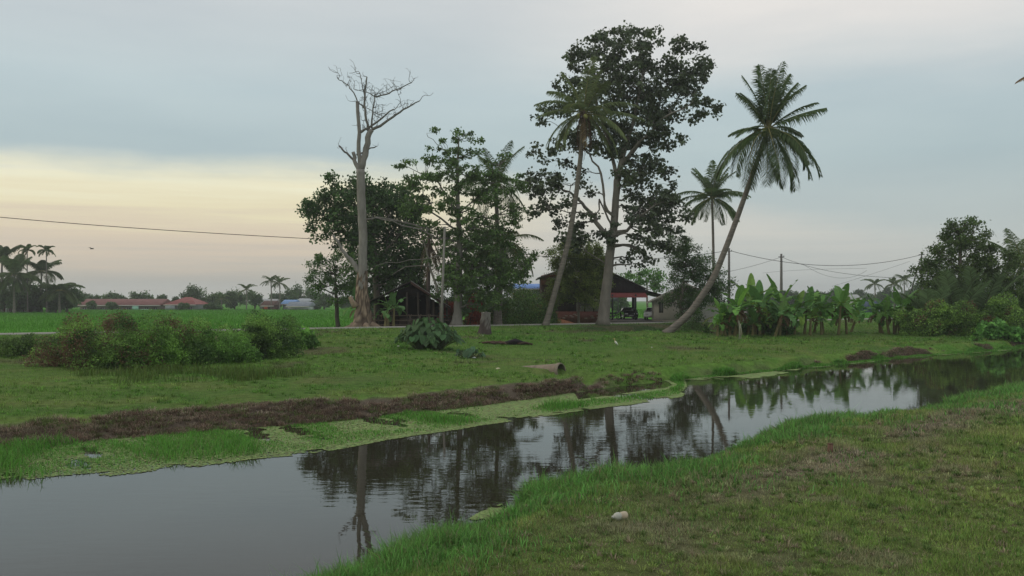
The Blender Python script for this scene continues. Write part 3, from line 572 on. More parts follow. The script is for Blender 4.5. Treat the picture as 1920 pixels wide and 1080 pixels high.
def banana(label, loc, ht, seed, nleaf=11, sc=1.0, c=(.085, .19, .045), dead=3, name='banana_plant', group=None, e_hi=1.35, lean=0.0):
    rng = np.random.default_rng(seed); root = thing(name, label, 'banana plant', tuple(loc), group); o = np.array(loc, float); c = np.array(c)
    t = np.linspace(0, 1, 7)[:, None]; top = o+np.array([lean+rng.uniform(-.15, .15), rng.uniform(-.15, .15), ht*.55]); st = MB(); st.tube(o+(top-o)*t+np.array([0, 0, -.1])*(1-t), np.linspace(.14, .07, 7)*sc, (.17, .15, .07), n=8, wob=.06); st.build('stem', M_BARK, root, smooth_=True)
    a0 = rng.uniform(0, 6.28); e_hi = e_hi*rng.uniform(.82, 1.05)
    for i in range(nleaf):
        az = a0+i*2.4+rng.uniform(-.3, .3); f = i/(nleaf-1); e0 = e_hi-f*1.05+rng.uniform(-.1, .1); bend = .25+f*1.7+rng.uniform(-.2, .3); L = ht*(.60-.05*f)*rng.uniform(.85, 1.1)
        col = c*1.25*rng.uniform(.7, 1.35)*(np.array([1.25, 1.15, .9]) if rng.uniform() < .25 else 1); banana_leaf(top, az, e0, bend, L, min(.85, .36+.10*ht)*sc*rng.uniform(.85, 1.1), rng, col, tears=.25+.5*f).build('leaf', M_BIG, root)
    for i in range(dead):
        banana_leaf(top-np.array([0, 0, .1]), rng.uniform(0, 6.28), -.2, 1.4, ht*.36, .3, rng, np.array((.17, .12, .06))*rng.uniform(.7, 1.2), tears=.7).build('dead_leaf', M_BIG, root)
    return root
def taro(label, px, py, w, h, n, seed, d=None, c=(.055, .11, .06), leaf=.65, name='taro_plant', cat='taro plant', dd=0):
    rng = np.random.default_rng(seed); base = gp(px, py) if d is None else gd(px, d); base[1] += w*.35+dd; base[2] = H(base[0], base[1])-.05; root = thing(name, label, cat, tuple(base)); lf = MB(); st = MB()
    shp = np.array([(0, .12, 0), (-.20, .22, .03), (-.36, .02, .0), (-.30, -.35, -.03), (0, -.78, -.06), (.30, -.35, -.03), (.36, .02, 0), (.20, .22, .03)]); 
    for i in range(n):
        a = rng.uniform(0, 6.28); r = math.sqrt(rng.uniform(.02, 1)); q = base+np.array([math.cos(a)*r*w/2, math.sin(a)*r*w*.38, h*(1-.6*r**1.6)*rng.uniform(.6, 1.02)]); b0 = base+np.array([math.cos(a)*r*w*.18, math.sin(a)*r*w*.14, 0])
        st.tube(bez(b0, q, .15, 5, rng, .03), np.linspace(.03, .012, 5), (.10, .13, .06), n=4, cap=False)
        yaw = a-math.pi/2+rng.normal()*.5; pit = rng.uniform(.5, 1.35); L = leaf*rng.uniform(.6, 1.2); v = shp*L; x = v[:, 0]; y = -v[:, 1]; z = v[:, 2]+.10*L*np.abs(v[:, 0])
        Y = y*math.cos(pit)+z*math.sin(pit); Z = z*math.cos(pit)-y*math.sin(pit); X = x; ca, sa = math.cos(yaw), math.sin(yaw); V = np.stack([X*ca-Y*sa, X*sa+Y*ca, Z], 1)+q
        V = np.vstack([V, q[None]]); lf.add(V, [(8, j, (j+1) % 8) for j in range(8)], np.array(c)*rng.uniform(.6, 1.5)*rng.uniform(.92, 1.08, 3))
    lf.build('leaves', M_BIG, root, smooth_=False); st.build('stems', M_BARK, root); return root
# ---------------------------------------------------------------- trees of the middle ground
PI = math.pi
BIG = [(1120,95,52,40),(1180,85,48,36),(1235,95,50,42),(1290,110,42,42),(1318,125,26,18),(1210,150,66,50),(1150,165,56,56),(1085,120,32,40),(1062,165,26,24),(1270,190,55,46),(1318,195,32,26),(1040,208,32,18),(1012,222,18,10),(1215,240,55,46),(1130,255,50,50),(1020,285,28,20),(1060,262,32,28),(1250,262,34,30),(1020,340,38,32),(1062,325,36,38),(1012,395,22,16),(1042,375,38,26),(1200,318,45,42),(1242,378,40,38),(1192,380,32,30),(1205,430,42,34),(1252,442,36,30),(1200,482,30,18),(1112,398,26,16),(1092,438,26,26),(1075,462,22,18),(1000,300,14,18),(1295,150,40,30),(1055,425,34,28),(1000,350,28,28),(1150,435,26,24,-1),(1110,345,30,30),(1172,330,22,30,-1),(1030,430,24,18),(1225,345,50,50,2),(1255,400,40,50,2),(1200,400,30,60,-1),(1230,470,50,24,2),(1165,100,90,50,3),(1180,220,80,90,4),(1100,210,60,80,3)]
t = tree('broadleaf_tree', 'tallest tree, huge grey trunk forking into an airy crown of dark heart shaped leaves', 'tree', [(1130, 614), (1135, 560), (1144, 480), (1152, 410), (1157, 340), (1168, 290), (1190, 220), (1205, 140)], [.62, .50, .42, .36, .33, .25, .16, .08], 86, BIG, 11, dens=10.5, per=30, rad=.60, L=.32, wr=.85, c1=(.038, .052, .034), c2=(.062, .080, .042), bark=(.23, .205, .175), flat=.75, droop=.7, sides=16, mat=M_GLOSSY, gap=.38, gaps=1.1,
    limbs=[(.33, [(1120, 420, 0), (1098, 388, 1), (1080, 370, 1), (1045, 350, 2)], .26, .07), (.36, [(1180, 425, 0), (1210, 395, -1), (1240, 380, -1)], .20, .06), (.45, [(1135, 385, -1), (1128, 330, -1), (1105, 290, 0), (1070, 255, 0)], .17, .05), (.60, [(1140, 260, 1), (1120, 200, 1), (1110, 110, 0)], .20, .06), (.66, [(1200, 270, -1), (1240, 225, -2), (1300, 190, -2)], .16, .05), (.66, [(1215, 250, 1), (1240, 180, 1), (1270, 120, 1)], .14, .05), (.40, [(1122, 375, 0), (1118, 400, -1), (1080, 395, -1), (1030, 392, -1)], .10, .04), (.27, [(1100, 470, 0), (1085, 450, 0)], .06, .03)])
COT = [(865,250,24,7),(824,244,12,5),(892,262,16,7),(842,262,20,7),(815,275,14,6),(905,285,14,6),(860,285,42,9),(800,300,22,8),(762,306,20,7),(748,309,10,5),(868,312,55,10),(785,330,30,9),(842,332,55,11),(760,345,20,8),(800,362,38,12),(880,352,52,14),(952,287,16,5),(928,300,26,7),(830,386,60,13),(772,376,22,9),(884,405,46,16),(800,420,26,9),(862,452,55,22),(842,490,48,18),(905,470,48,28),(950,440,20,26),(900,545,60,26),(850,530,40,22),(930,570,50,20),(820,560,16,14),(960,520,30,26),(905,500,60,30,3),(925,370,34,22),(970,345,18,20),(905,330,40,14),(990,480,22,12),(985,495,12,12),(880,520,46,18),(940,510,36,26),(770,400,26,8),(968,400,22,26),(930,340,30,14),(900,430,50,28)]
tree('silk_cotton_tree', 'silk cotton tree with level tiers of branches and small clumps of light green leaves', 'tree', [(856, 608), (858, 585), (860, 540), (862, 470), (859, 400), (857, 330), (860, 262)], [.62, .40, .34, .28, .22, .16, .06], 84, COT+[(800,340,50,12),(830,300,40,8),(780,390,40,12),(820,440,34,14),(870,370,60,10),(900,330,40,8)], 12, dens=19, per=34, rad=.48, L=.30, wr=.55, c1=(.055, .095, .035), c2=(.085, .135, .045), bark=(.21, .195, .17), flat=.5, gap=.30, gaps=1.3, sides=12,
    limbs=[(.55, [(820, 445, -1), (770, 425, -2), (715, 408, -3), (690, 405, -3)], .11, .03), (.6, [(810, 400, 0), (790, 350, 0), (775, 320, 0)], .10, .03), (.6, [(900, 420, 0), (950, 395, 0), (975, 380, 0)], .09, .03), (.7, [(900, 360, 0), (935, 310, 0), (970, 285, 0)], .08, .02), (.7, [(830, 350, 0), (795, 330, 1), (748, 308, 1)], .08, .02), (.5, [(820, 480, -2), (770, 490, -3), (700, 500, -4)], .06, .02), (.8, [(840, 290, 0), (820, 265, 0), (800, 250, 0)], .05, .02), (.45, [(900, 500, 0), (950, 500, 0), (1000, 490, 0)], .06, .02)])
DA = [(600,390,34,30),(580,395,20,24),(650,350,34,22),(640,375,45,34),(690,345,32,18),(605,425,32,26),(650,420,45,40),(730,370,50,32),(760,400,42,38),(700,400,60,50),(720,450,60,50),(760,470,40,45),(700,500,50,40),(750,520,45,30),(790,440,16,30),(660,460,40,30),(630,330,20,8),(720,420,70,80,4),(730,540,60,22,3),(770,520,40,40,2),(690,540,40,24,2),(780,500,24,40)]
tree('broadleaf_tree', 'dense dark green tree with a wide rounded crown right behind the dead tree', 'tree', [(708, 598), (706, 550), (704, 500), (700, 440), (698, 380)], [.40, .33, .28, .18, .08], 92, DA, 13, dens=9, per=55, rad=.85, L=.34, wr=.65, c1=(.03, .06, .025), c2=(.055, .10, .035), flat=.8, gap=.25, gaps=1.5, limbs=[(.5, [(670, 450, 0), (620, 420, 0)], .14, .05), (.5, [(740, 450, 0), (770, 420, 0)], .14, .05)])
DB = [(605,500,30,22),(590,520,22,22),(640,490,34,20),(650,520,34,30),(615,540,34,22),(585,545,20,14),(640,552,34,18),(662,540,18,28),(600,478,18,10)]
tree('mango_tree', 'small round mango tree on a thin dark trunk at the edge of the rice field', 'tree', [(634, 597), (631, 570), (630, 545), (628, 515)], [.22, .19, .16, .07], 88, DB, 14, dens=9, per=60, rad=.62, L=.28, wr=.45, c1=(.035, .075, .025), c2=(.075, .125, .04), bark=(.10, .085, .07), flat=.8, gap=.22)
# dead tree
def dead_tree():
    d = 83.0; rng = np.random.default_rng(5); base = W(682, 612, d); base[2] = H(base[0], base[1])-.1
    root = thing('dead_tree', 'tall leafless dead tree with pale bare trunk, broken forked top and rotten flaring base', 'dead tree', tuple(base)); tm = MB(); g = (.27, .25, .225)
    def px(pts, dz=0): return np.array([W(p[0], p[1], d+(p[2] if len(p) > 2 else dz)) for p in pts])
    def limb(mb, pts, r0, r1, n=8, c=g, sub=3, wob=.04, jit_=.02):
        q = px(pts); k = len(q); tt = np.linspace(0, k-1, (k-1)*sub+1); Q = np.stack([np.interp(tt, range(k), q[:, i]) for i in range(3)], 1)
        if len(Q) > 4: Q[1:-1] = (Q[:-2]+2*Q[1:-1]+Q[2:])/4
        Q[1:-1] += rng.normal(size=(len(Q)-2, 3))*jit_; mb.tube(Q, np.linspace(r0, r1, len(Q)), c, n=n, wob=wob); return Q
    limb(tm, [(679, 545), (680, 500), (681, 450), (679, 400), (677, 350), (676, 318)], .42, .40, 14, sub=4); tm.build('trunk', M_BARK, root, smooth_=True)
    rb = MB(); zs = np.linspace(0, 1, 15); th = np.linspace(0, 2*PI, 28, endpoint=False); v = []; cc = []
    for z in zs:
        y = 612-(612-508)*z; cx = np.interp(z, [0, .3, .6, 1], [683, 681, 678, 680]); c0 = W(cx, y, d); c0[2] = base[2]+(W(0, 508, d)[2]-base[2])*z; r = np.interp(z, [0, .06, .18, .4, .6, 1], [1.55, 1.15, .80, .62, .55, .46])
        rr = r*(1+.22*np.sin(th*5+z*3)*(1-z)**1.5+.12*np.sin(th*11+1+z*9)*(1-z)+.10*rng.normal(size=28)*(1-.3*z)); v.append(np.stack([c0[0]+rr*np.cos(th), c0[1]+rr*np.sin(th)*.8, c0[2]+0*th], 1)); n_ = rng.uniform(.6, 1.35, 28)[:, None]
        cc.append(np.where(rng.uniform(size=28)[:, None] < .35+.35*z, np.array((.12, .085, .065)), np.array((.33, .25, .18)))*n_)
    i = np.arange(14)[:, None]*28; j = np.arange(28)[None]; f = np.stack([i+j, i+(j+1) % 28, i+28+(j+1) % 28, i+28+j], -1).reshape(-1, 4); rb.add(np.vstack(v), f, np.vstack(cc))
    for a in (-2.6, -2.2, -1.2, -.5, .1, 3.3): # root flares
        q = base+np.array([math.cos(a)*.9, math.sin(a)*.7, .5]); e = base+np.array([math.cos(a)*rng.uniform(1.8, 2.9), math.sin(a)*1.7, .05]); e[2] = H(e[0], e[1])-.02; rb.tube(bez(q, e, -.12, 6, rng, .05), np.linspace(.36, .07, 6), (.27, .20, .145), n=7, wob=.15)
    s0 = W(668, 575, d-.5); rb.tube([s0, s0+np.array([-.35, -.1, .45]), s0+np.array([-.55, -.15, .95])], [.32, .26, .17], (.36, .27, .19), n=9, wob=.2); rb.build('rotten_base', M_BARK, root)
    def br(pts, r0, r1, c=(.21, .195, .175), tw=0, L=1.2):
        mb = MB(); Q = limb(mb, pts, r0, r1, 7, g if r0 > .15 else c, jit_=.04)
        for i in range(tw):
            k = rng.integers(1, len(Q)); o = Q[k]; e = o+np.array([rng.normal()*.5, rng.normal()*.5, rng.uniform(.1, 1.1)])*L*rng.uniform(.5, 1.3); c_ = bez(o, e, rng.uniform(-.4, .3), 6, rng, .2); mb.tube(c_, np.linspace(.03, .012, 6), (.19, .175, .16), n=4, cap=False)
            for q in range(2):
                o2 = c_[rng.integers(2, 6)]; e2 = o2+rng.normal(size=3)*np.array([.5, .4, .35])*L*.7+np.array([0, 0, .15]); mb.tube(bez(o2, e2, .2, 4, rng, .2), np.linspace(.018, .010, 4), (.19, .175, .16), n=3, cap=False)
        mb.build('branch', M_BARK, root, smooth_=True)
    br([(676, 318), (674, 300), (672, 250), (670, 190)], .22, .16); br([(677, 318), (685, 290), (690, 255), (697, 243)], .33, .24); br([(674, 320), (665, 300), (662, 285)], .2, .17)
    br([(666, 305), (655, 290), (642, 282), (635, 273)], .12, .07, c=(.18, .16, .15), tw=3, L=.5); br([(668, 290), (690, 282), (706, 274)], .10, .05, tw=2, L=.4)
    br([(697, 243), (720, 232), (745, 215), (762, 202), (787, 189)], .15, .05, tw=12); br([(672, 250), (690, 240), (715, 222), (738, 205)], .13, .06, tw=9)
    br([(690, 245), (686, 215), (682, 190), (685, 165), (688, 144)], .13, .06, tw=9); br([(697, 240), (699, 215), (702, 180)], .10, .05, tw=7); br([(702, 181), (715, 181), (735, 172), (750, 165), (772, 155)], .08, .04, tw=12)
    br([(682, 203), (670, 190), (660, 167), (652, 159), (642, 153), (632, 145)], .07, .03, tw=7); br([(685, 190), (678, 150), (673, 134), (655, 137)], .04, .02, tw=4); br([(702, 181), (690, 172), (664, 167)], .05, .02, tw=6); br([(738, 207), (752, 190), (745, 170)], .035, .015, tw=5); br([(672, 192), (690, 205), (715, 216)], .05, .02, tw=6)
    br([(676, 512), (660, 490), (645, 475), (634, 455), (625, 440)], .26, .10, tw=2, L=.6); br([(684, 412), (705, 408), (740, 412), (790, 425), (835, 440)], .10, .05, c=(.2, .18, .16), tw=3)
dead_tree()
# palms
r0 = np.random.default_rng(3)
U, Rt, Lf, To, Aw = PI/2, 0.0, PI, -PI/2, PI/2
lean = [(2.0, 1.5, .2, 5.4), (-1.0, 1.45, .35, 5.4), (.6, 1.35, .4, 5.2), (2.8, 1.4, .45, 5.0), (1.2, 1.45, .3, 5.0), (-1.9, 1.5, .25, 4.8), (.2, 1.25, .5, 4.6), (3.1, 1.2, .6, 4.3), (-.6, 1.15, .6, 4.6), (2.3, 1.2, .5, 4.4), (.0, .75, .5, 4.8), (-.35, .45, .35, 4.8), (.3, .2, .8, 3.4), (3.0, .35, .9, 3.4), (3.5, .1, .9, 3.0), (0.1, -.15, 1.2, 4.6), (-.3, -.3, 1.2, 4.5), (-.4, -.9, .6, 5.6), (-2.6, -.9, .6, 5.6), (-1.4, -1.0, .5, 5.4), (-1.9, -1.05, .4, 5.2)] + [(a, -.45+.12*(i % 3), 1.0, 5.7) for i, a in enumerate((-.1, -.55, -1.0, -1.35, -1.8, -2.3, -2.8, 3.3, 2.6, 1.9, 1.2, .7, -1.6))]
palm('coconut_palm', 'coconut palm leaning far to the right with green nuts and drooping fronds', [(1248, 628), (1292, 590), (1340, 520), (1378, 420), (1412, 325), (1440, 243)], (.30, .17), 74, lean, 21, nuts=9, ll=1.25, lw=.085, nl=60, cg=(.055, .08, .035), bark=(.20, .175, .15))
pb = [(.2, 1.4, .4, 5.0), (2.8, 1.35, .5, 4.8), (-1.5, 1.3, .5, 4.8), (1.4, 1.2, .6, 4.6), (.1, .55, .9, 5.4), (-.2, .1, .5, 5.6), (3.0, .6, 1.0, 4.8), (3.3, .25, .8, 4.8), (-.5, -.1, 1.0, 5.2), (3.5, -.2, 1.2, 4.8), (-2.0, .5, 1.4, 4.6), (-1.0, .4, 1.4, 4.8), (-.3, -.5, .9, 5.0), (-2.7, -.5, 1.1, 4.8), (2.6, -.3, 1.3, 4.6), (.8, .2, 1.2, 4.8), (.9, -.5, 1.0, 4.5), (-.4, -.75, .5, 4.8), (-1.6, -.7, 1.0, 4.0, 1), (-2.5, .9, 1.0, 4.5), (-.9, .9, .9, 4.6)]
palm('coconut_palm', 'tall coconut palm before the huge broadleaf tree, brown fibre hanging below its crown', [(1022, 612), (1040, 550), (1065, 460), (1080, 370), (1089, 290), (1095, 212)], (.27, .19), 84, pb, 22, nuts=6, ll=1.15, lw=.08, nl=54, skirt=46, cg=(.095, .115, .055), bark=(.21, .185, .155))
pc = ring(9, 1.2, .5, 4.6, r0)+ring(12, .5, 1.0, 4.8, r0)+ring(11, -.3, 1.0, 4.6, r0)
palm('coconut_palm', 'thin coconut palm standing far back left of the leaning palm', [(1338, 560), (1338, 500), (1337, 440), (1335, 372)], (.20, .14), 112, pc, 23, ll=1.05, lw=.10, nl=44, cg=(.055, .08, .035))
pd = ring(6, 1.25, .7, 4.6, r0)+ring(8, .4, 1.3, 4.6, r0)+ring(9, -.5, 1.0, 4.6, r0)
palm('coconut_palm', 'coconut palm half hidden behind the silk cotton tree with long drooping fronds', [(930, 606), (933, 500), (932, 420), (930, 345)], (.24, .18), 90, pd, 24, ll=1.0, lw=.07, nl=40, cg=(.055, .085, .035))
pe = ring(12, -.2, 1.1, 4.6, r0)+ring(6, .7, 1.1, 4.2, r0)
palm('coconut_palm', 'short palm of heavy hanging fronds beside the silk cotton trunk', [(936, 606), (938, 540), (942, 455)], (.25, .2), 87, pe, 25, ll=1.0, lw=.07, nl=40, cg=(.06, .085, .03))
# bare snag wrapped in dead fronds, slanting pale pole-like trunk, post
def snag():
    d = 86.5; base = W(803, 606, d); base[2] = H(base[0], base[1])-.1; rng = np.random.default_rng(8); root = thing('palm_snag', 'dead palm trunk wrapped in hanging brown fronds right of the shed', 'dead palm', tuple(base)); tm = MB()
    tm.tube([base, W(803, 540, d), W(804, 480, d), W(805, 436, d)], [.22, .2, .18, .12], (.13, .10, .085), n=8, wob=.1); tm.build('trunk', M_BARK, root, smooth_=True)
    for i in range(9): frond_mesh(W(805+rng.uniform(-4, 4), 440+rng.uniform(0, 30), d), rng.uniform(0, 6.28), -.9, .6, rng.uniform(2.5, 4.4), rng, np.array((.13, .095, .065))*rng.uniform(.7, 1.2), 24, .5, .06, .9, petc=(.14, .1, .07)).build('dead_frond', M_LEAF, root)
    base2 = W(826, 604, 84.5); base2[2] = H(base2[0], base2[1])-.1; r2 = thing('slanting_tree', 'thin pale trunk slanting left behind the wooden post', 'tree trunk', tuple(base2)); m2 = MB(); m2.tube([base2, W(827, 575, 84.5), W(818, 535, 84.5), W(806, 502, 84.6), W(800, 470, 84.8), W(790, 440, 85)], [.16, .14, .12, .11, .08, .04], (.24, .22, .19), n=7, wob=.05); m2.tube([W(806, 500, 84.6), W(790, 498, 84), W(760, 500, 84), W(735, 515, 83.5)], [.06, .05, .04, .02], (.24, .22, .19), n=5); m2.build('trunk', M_BARK, r2, smooth_=True)
    p = MB(); b = W(829, 622, 79); b[2] = H(b[0], b[1])-.1; p.tube([b, W(829, 560, 79), W(834, 425, 79)], [.13, .12, .10], (.25, .235, .21), n=9, wob=.03); tag(p.build('wooden_post', M_WOOD, org=tuple(b)), 'weathered grey round post standing alone between the shed and the silk cotton tree', 'post')
snag()
# shrubs and small trees around the houses
tree('garden_tree', 'dark leafy mass of a garden tree behind the silk cotton trunk and the hanging palm', 'tree', [(915, 602), (915, 560), (912, 510)], [.25, .2, .12], 98, [(890,455,44,34),(935,460,34,40),(880,520,52,34),(930,540,34,34),(965,490,28,34),(840,490,30,30),(838,545,30,26),(900,575,50,20),(850,580,26,16)], 30, dens=13, per=60, rad=.7, L=.27, wr=.5, c1=(.03, .06, .025), c2=(.055, .09, .032))
tree('garden_tree', 'bushy yellow green tree hiding the left part of the main house', 'tree', [(1085, 597), (1085, 560), (1090, 520)], [.14, .12, .07], 97, [(1090,470,38,28),(1065,500,30,26),(1110,490,32,26),(1085,520,48,24),(1050,540,26,20),(1120,530,30,20),(1090,545,38,16),(1075,555,36,10),(1040,560,20,16),(1060,480,36,26),(1120,500,30,34),(1110,560,34,16)], 31, dens=34, per=60, rad=.55, L=.22, wr=.5, c1=(.075, .10, .028), c2=(.14, .165, .045), flat=.9)
tree('garden_tree', 'dense dark green tree leaning over the small white house', 'tree', [(1278, 604), (1276, 570), (1280, 540), (1285, 500)], [.20, .16, .13, .07], 93, [(1280,480,36,28),(1300,500,34,28),(1290,530,44,28),(1330,500,30,26),(1345,530,30,24),(1300,560,40,22),(1270,560,30,18),(1290,585,28,12),(1350,545,28,20),(1270,455,28,22)], 32, dens=20, per=60, rad=.6, L=.24, wr=.4, c1=(.03, .065, .025), c2=(.06, .10, .035), flat=.8, gap=.2)
tree('garden_tree', 'distant light green tree above the car porch roof', 'tree', [(1215, 590), (1213, 560), (1213, 530)], [.2, .15, .1], 150, [(1190,525,26,14),(1220,520,26,16),(1240,530,26,14),(1170,520,16,10)], 33, dens=16, per=50, rad=.9, L=.45, wr=.6, c1=(.06, .13, .03), c2=(.09, .17, .04))
DG = (.035, .065, .028); LG = (.075, .125, .038)
for a in [('dark leafy shrub between the silk cotton trunk and the tree stump', 905, 603, 4.6, 3.8, 41, 92.5, DG, (.06, .09, .03)), ('leafy garden shrub in front of the blue roof, left one of two', 965, 603, 4.4, 4.6, 42, 93, (.05, .085, .03), LG), ('leafy garden shrub beside the front palm, right one of two', 1003, 602, 4.2, 4.4, 43, 95, (.05, .095, .03), (.09, .15, .045)), ('dense dark shrub under the short hanging palm', 935, 602, 4.6, 5.0, 46, 95, DG, (.055, .09, .03)), ('broad leafy shrub hiding the wall of the blue roofed building', 990, 602, 5.6, 4.8, 47, 99, (.045, .08, .03), (.08, .13, .04)), ('leafy shrub between the front palm and the brick wall', 1026, 602, 2.8, 3.0, 48, 99, (.04, .075, .028), (.075, .12, .04))]:
    bush('garden_shrub', a[0], 'shrub', a[1], a[2], a[3], a[4], a[5], d=a[6], n=5200, L=.20, wr=.5, c1=a[7], c2=a[8], lobes=14, alt=(.16, .12, .05), altf=.30)
for i, (x, ww, hh) in enumerate(((843, 2.2, 3.4), (884, 2.4, 3.8))): bush('red_shrub', ('red leaved shrub left of the silk cotton trunk', 'red leaved shrub right of the silk cotton trunk')[i], 'shrub', x, 600, ww, hh, 44+i, d=90.0, n=3600, L=.20, wr=.5, c1=(.05, .04, .03), c2=(.07, .08, .035), alt=(.20, .035, .025), altf=.52, lobes=10, group='red leaved shrubs')
# hedge on the left of the far bank
HG = (.035, .06, .022); HL = (.11, .175, .048); BR = (.11, .065, .048)
hed = [(45, 672, 2.6, 1.3, 'low dark bush at the left end of the hedge', HG, (.07, .11, .035), 0), (135, 694, 3.4, 2.2, 'broad green bush near the left end of the hedge', HG, HL, .42), (210, 688, 3.2, 2.4, 'brownish tangled bush, half its vines dead', HG, (.09, .12, .04), .60), (262, 692, 2.6, 2.0, 'fresh green vine bush at the middle front of the hedge', (.06, .11, .03), (.11, .19, .045), .3), (330, 686, 3.0, 2.0, 'green bush with a purple brown patch in the middle of the hedge', (.05, .095, .03), HL, .35), (395, 682, 2.8, 1.85, 'bushy bright green shrub right of the middle of the hedge', (.05, .10, .03), (.10, .18, .045), .1), (455, 676, 2.9, 2.0, 'rounded green bush, third from the right end of the hedge', HG, HL, .1), (505, 670, 2.7, 2.05, 'dark green bush, second from the right end of the hedge', (.04, .08, .026), (.085, .14, .036), 0)]
for i, (x, y, ww, hh, lab, c1, c2, af) in enumerate(hed): bush('hedge_bush', lab, 'bush', x, y, ww*1.55, hh*1.2, 50+i, n=14000, L=.105, wr=.55, c1=c1, c2=c2, alt=BR, altf=af, lobes=20, spiky=.35, depth=2.4, group='bushes in the hedge on the far bank')
bush('hedge_bush', 'small dark round bush rising above the back of the hedge', 'bush', 306, 640, 1.2, 1.7, 59, d=44, n=3000, L=.10, c1=(.03, .05, .02), c2=(.06, .08, .03), lobes=8, group='bushes in the hedge on the far bank')
bush('vine_bush', 'big leaved vine bush at the right end of the hedge beside the road', 'bush', 562, 655, 2.0, 1.75, 60, n=1500, L=.24, wr=.8, c1=(.05, .10, .03), c2=(.09, .18, .04), lobes=12, mat=M_BIG)
bush('hedge_bush', 'thin scrubby tangle of brown twigs behind the hedge', 'bush', 250, 640, 5.0, 1.5, 61, d=44, n=3600, L=.09, c1=(.09, .065, .05), c2=(.12, .085, .06), lobes=16, spiky=.8, alt=(.07, .11, .03), altf=.4, group='bushes in the hedge on the far bank')
taro('large taro plant with drooping blue green arrow leaves in front of the shed', 800, 657, 4.0, 2.05, 230, 71, c=(.075, .15, .055), leaf=.50)
taro('small low taro plant right below the large one', 878, 673, 1.7, .70, 26, 72, c=(.09, .17, .09), leaf=.45)
# bananas
def bananas():
    G = 'banana plants in the row behind the canal'
    row = [(1352, 630, 3.4, .07), (1380, 631, 3.9, 0), (1402, 628, 5.0, .1), (1398, 633, 3.4, .0), (1428, 631, 4.2, -.1), (1440, 626, 4.9, .1), (1452, 632, 3.3, .1), (1470, 629, 3.9, .0), (1490, 630, 3.7, .2), (1508, 627, 3.5, .0), (1530, 625, 3.8, .2), (1553, 627, 3.7, -.1), (1572, 628, 3.9, .1), (1592, 627, 3.8, .1), (1604, 625, 3.0, .2), (1655, 625, 3.9, -.3), (1672, 628, 3.4, .0), (1688, 628, 3.6, .1), (1700, 627, 3.1, .3)]
    row.sort()
    cols = [(.10, .22, .05), (.085, .18, .055), (.12, .26, .055), (.15, .26, .055), (.10, .22, .06)]
    ks = []
    for i, (x, y, h, l) in enumerate(row):
        p = gp(x, y, 40); far = (.0, .5, 1.2)[i % 3]; p[1] += far; p[2] = H(p[0], p[1])
        part_ = 'in the left clump beside the leaning palm' if i < 9 else ('in the middle clump' if i < 15 else 'in the right clump beside the thicket'); j = i if i < 9 else (i-9 if i < 15 else i-15)
        banana('banana plant, %s from left %s' % (ORD[j], part_), p, h*(.85+.3*((i*7) % 5)/4), 100+i, nleaf=8, c=cols[i % 5], dead=4, group=G, lean=l*2+.25*math.sin(i*2.3))
    for i in range(18):
        x = [1345, 1362, 1374, 1390, 1412, 1420, 1436, 1458, 1464, 1482, 1498, 1520, 1545, 1580, 1662, 1680, 1692, 1708][i]; p = gp(x, 631-(x-1345)*.012, 40); p[1] += (i*.37) % 1.3; p[2] = H(p[0], p[1])
        banana('low banana sucker at the foot of the banana row, %s from left' % ORD[i], p, 1.7+(i*.53) % 1.0, 170+i, nleaf=6, c=cols[(i+2) % 5], dead=1, group='banana suckers under the row', name='banana_sucker')
    for i, (x, w_, h_) in enumerate(((1375, 5, 1.5), (1425, 5, 1.8), (1480, 4.5, 1.5))): bush('undergrowth_bush', 'dark undergrowth between the stems of the left banana clump, %s from left' % ORD[i], 'bush', x, 629, w_, h_, 190+i, n=4500, L=.20, wr=.5, c1=(.03, .06, .02), c2=(.06, .12, .03), group='undergrowth in the banana clump')
    for i, (x, y, h, d, l) in enumerate([(738, 600, 3.1, 81.5, 'young banana plant with upright pale leaf in front of the shed'), (722, 606, 1.9, 79.5, 'smallest banana plant, two short leaves, at the foot of the dead tree'), (672, 598, 3.9, 87, 'banana plant half hidden behind the rotten dead trunk'), (728, 597, 3.4, 84, 'darker banana plant between the dead tree and the shed')]):
        banana(l, gd(x, d), h, 140+i, nleaf=(6, 4, 6, 6)[i], c=(.085, .18, .055), dead=1)
bananas()
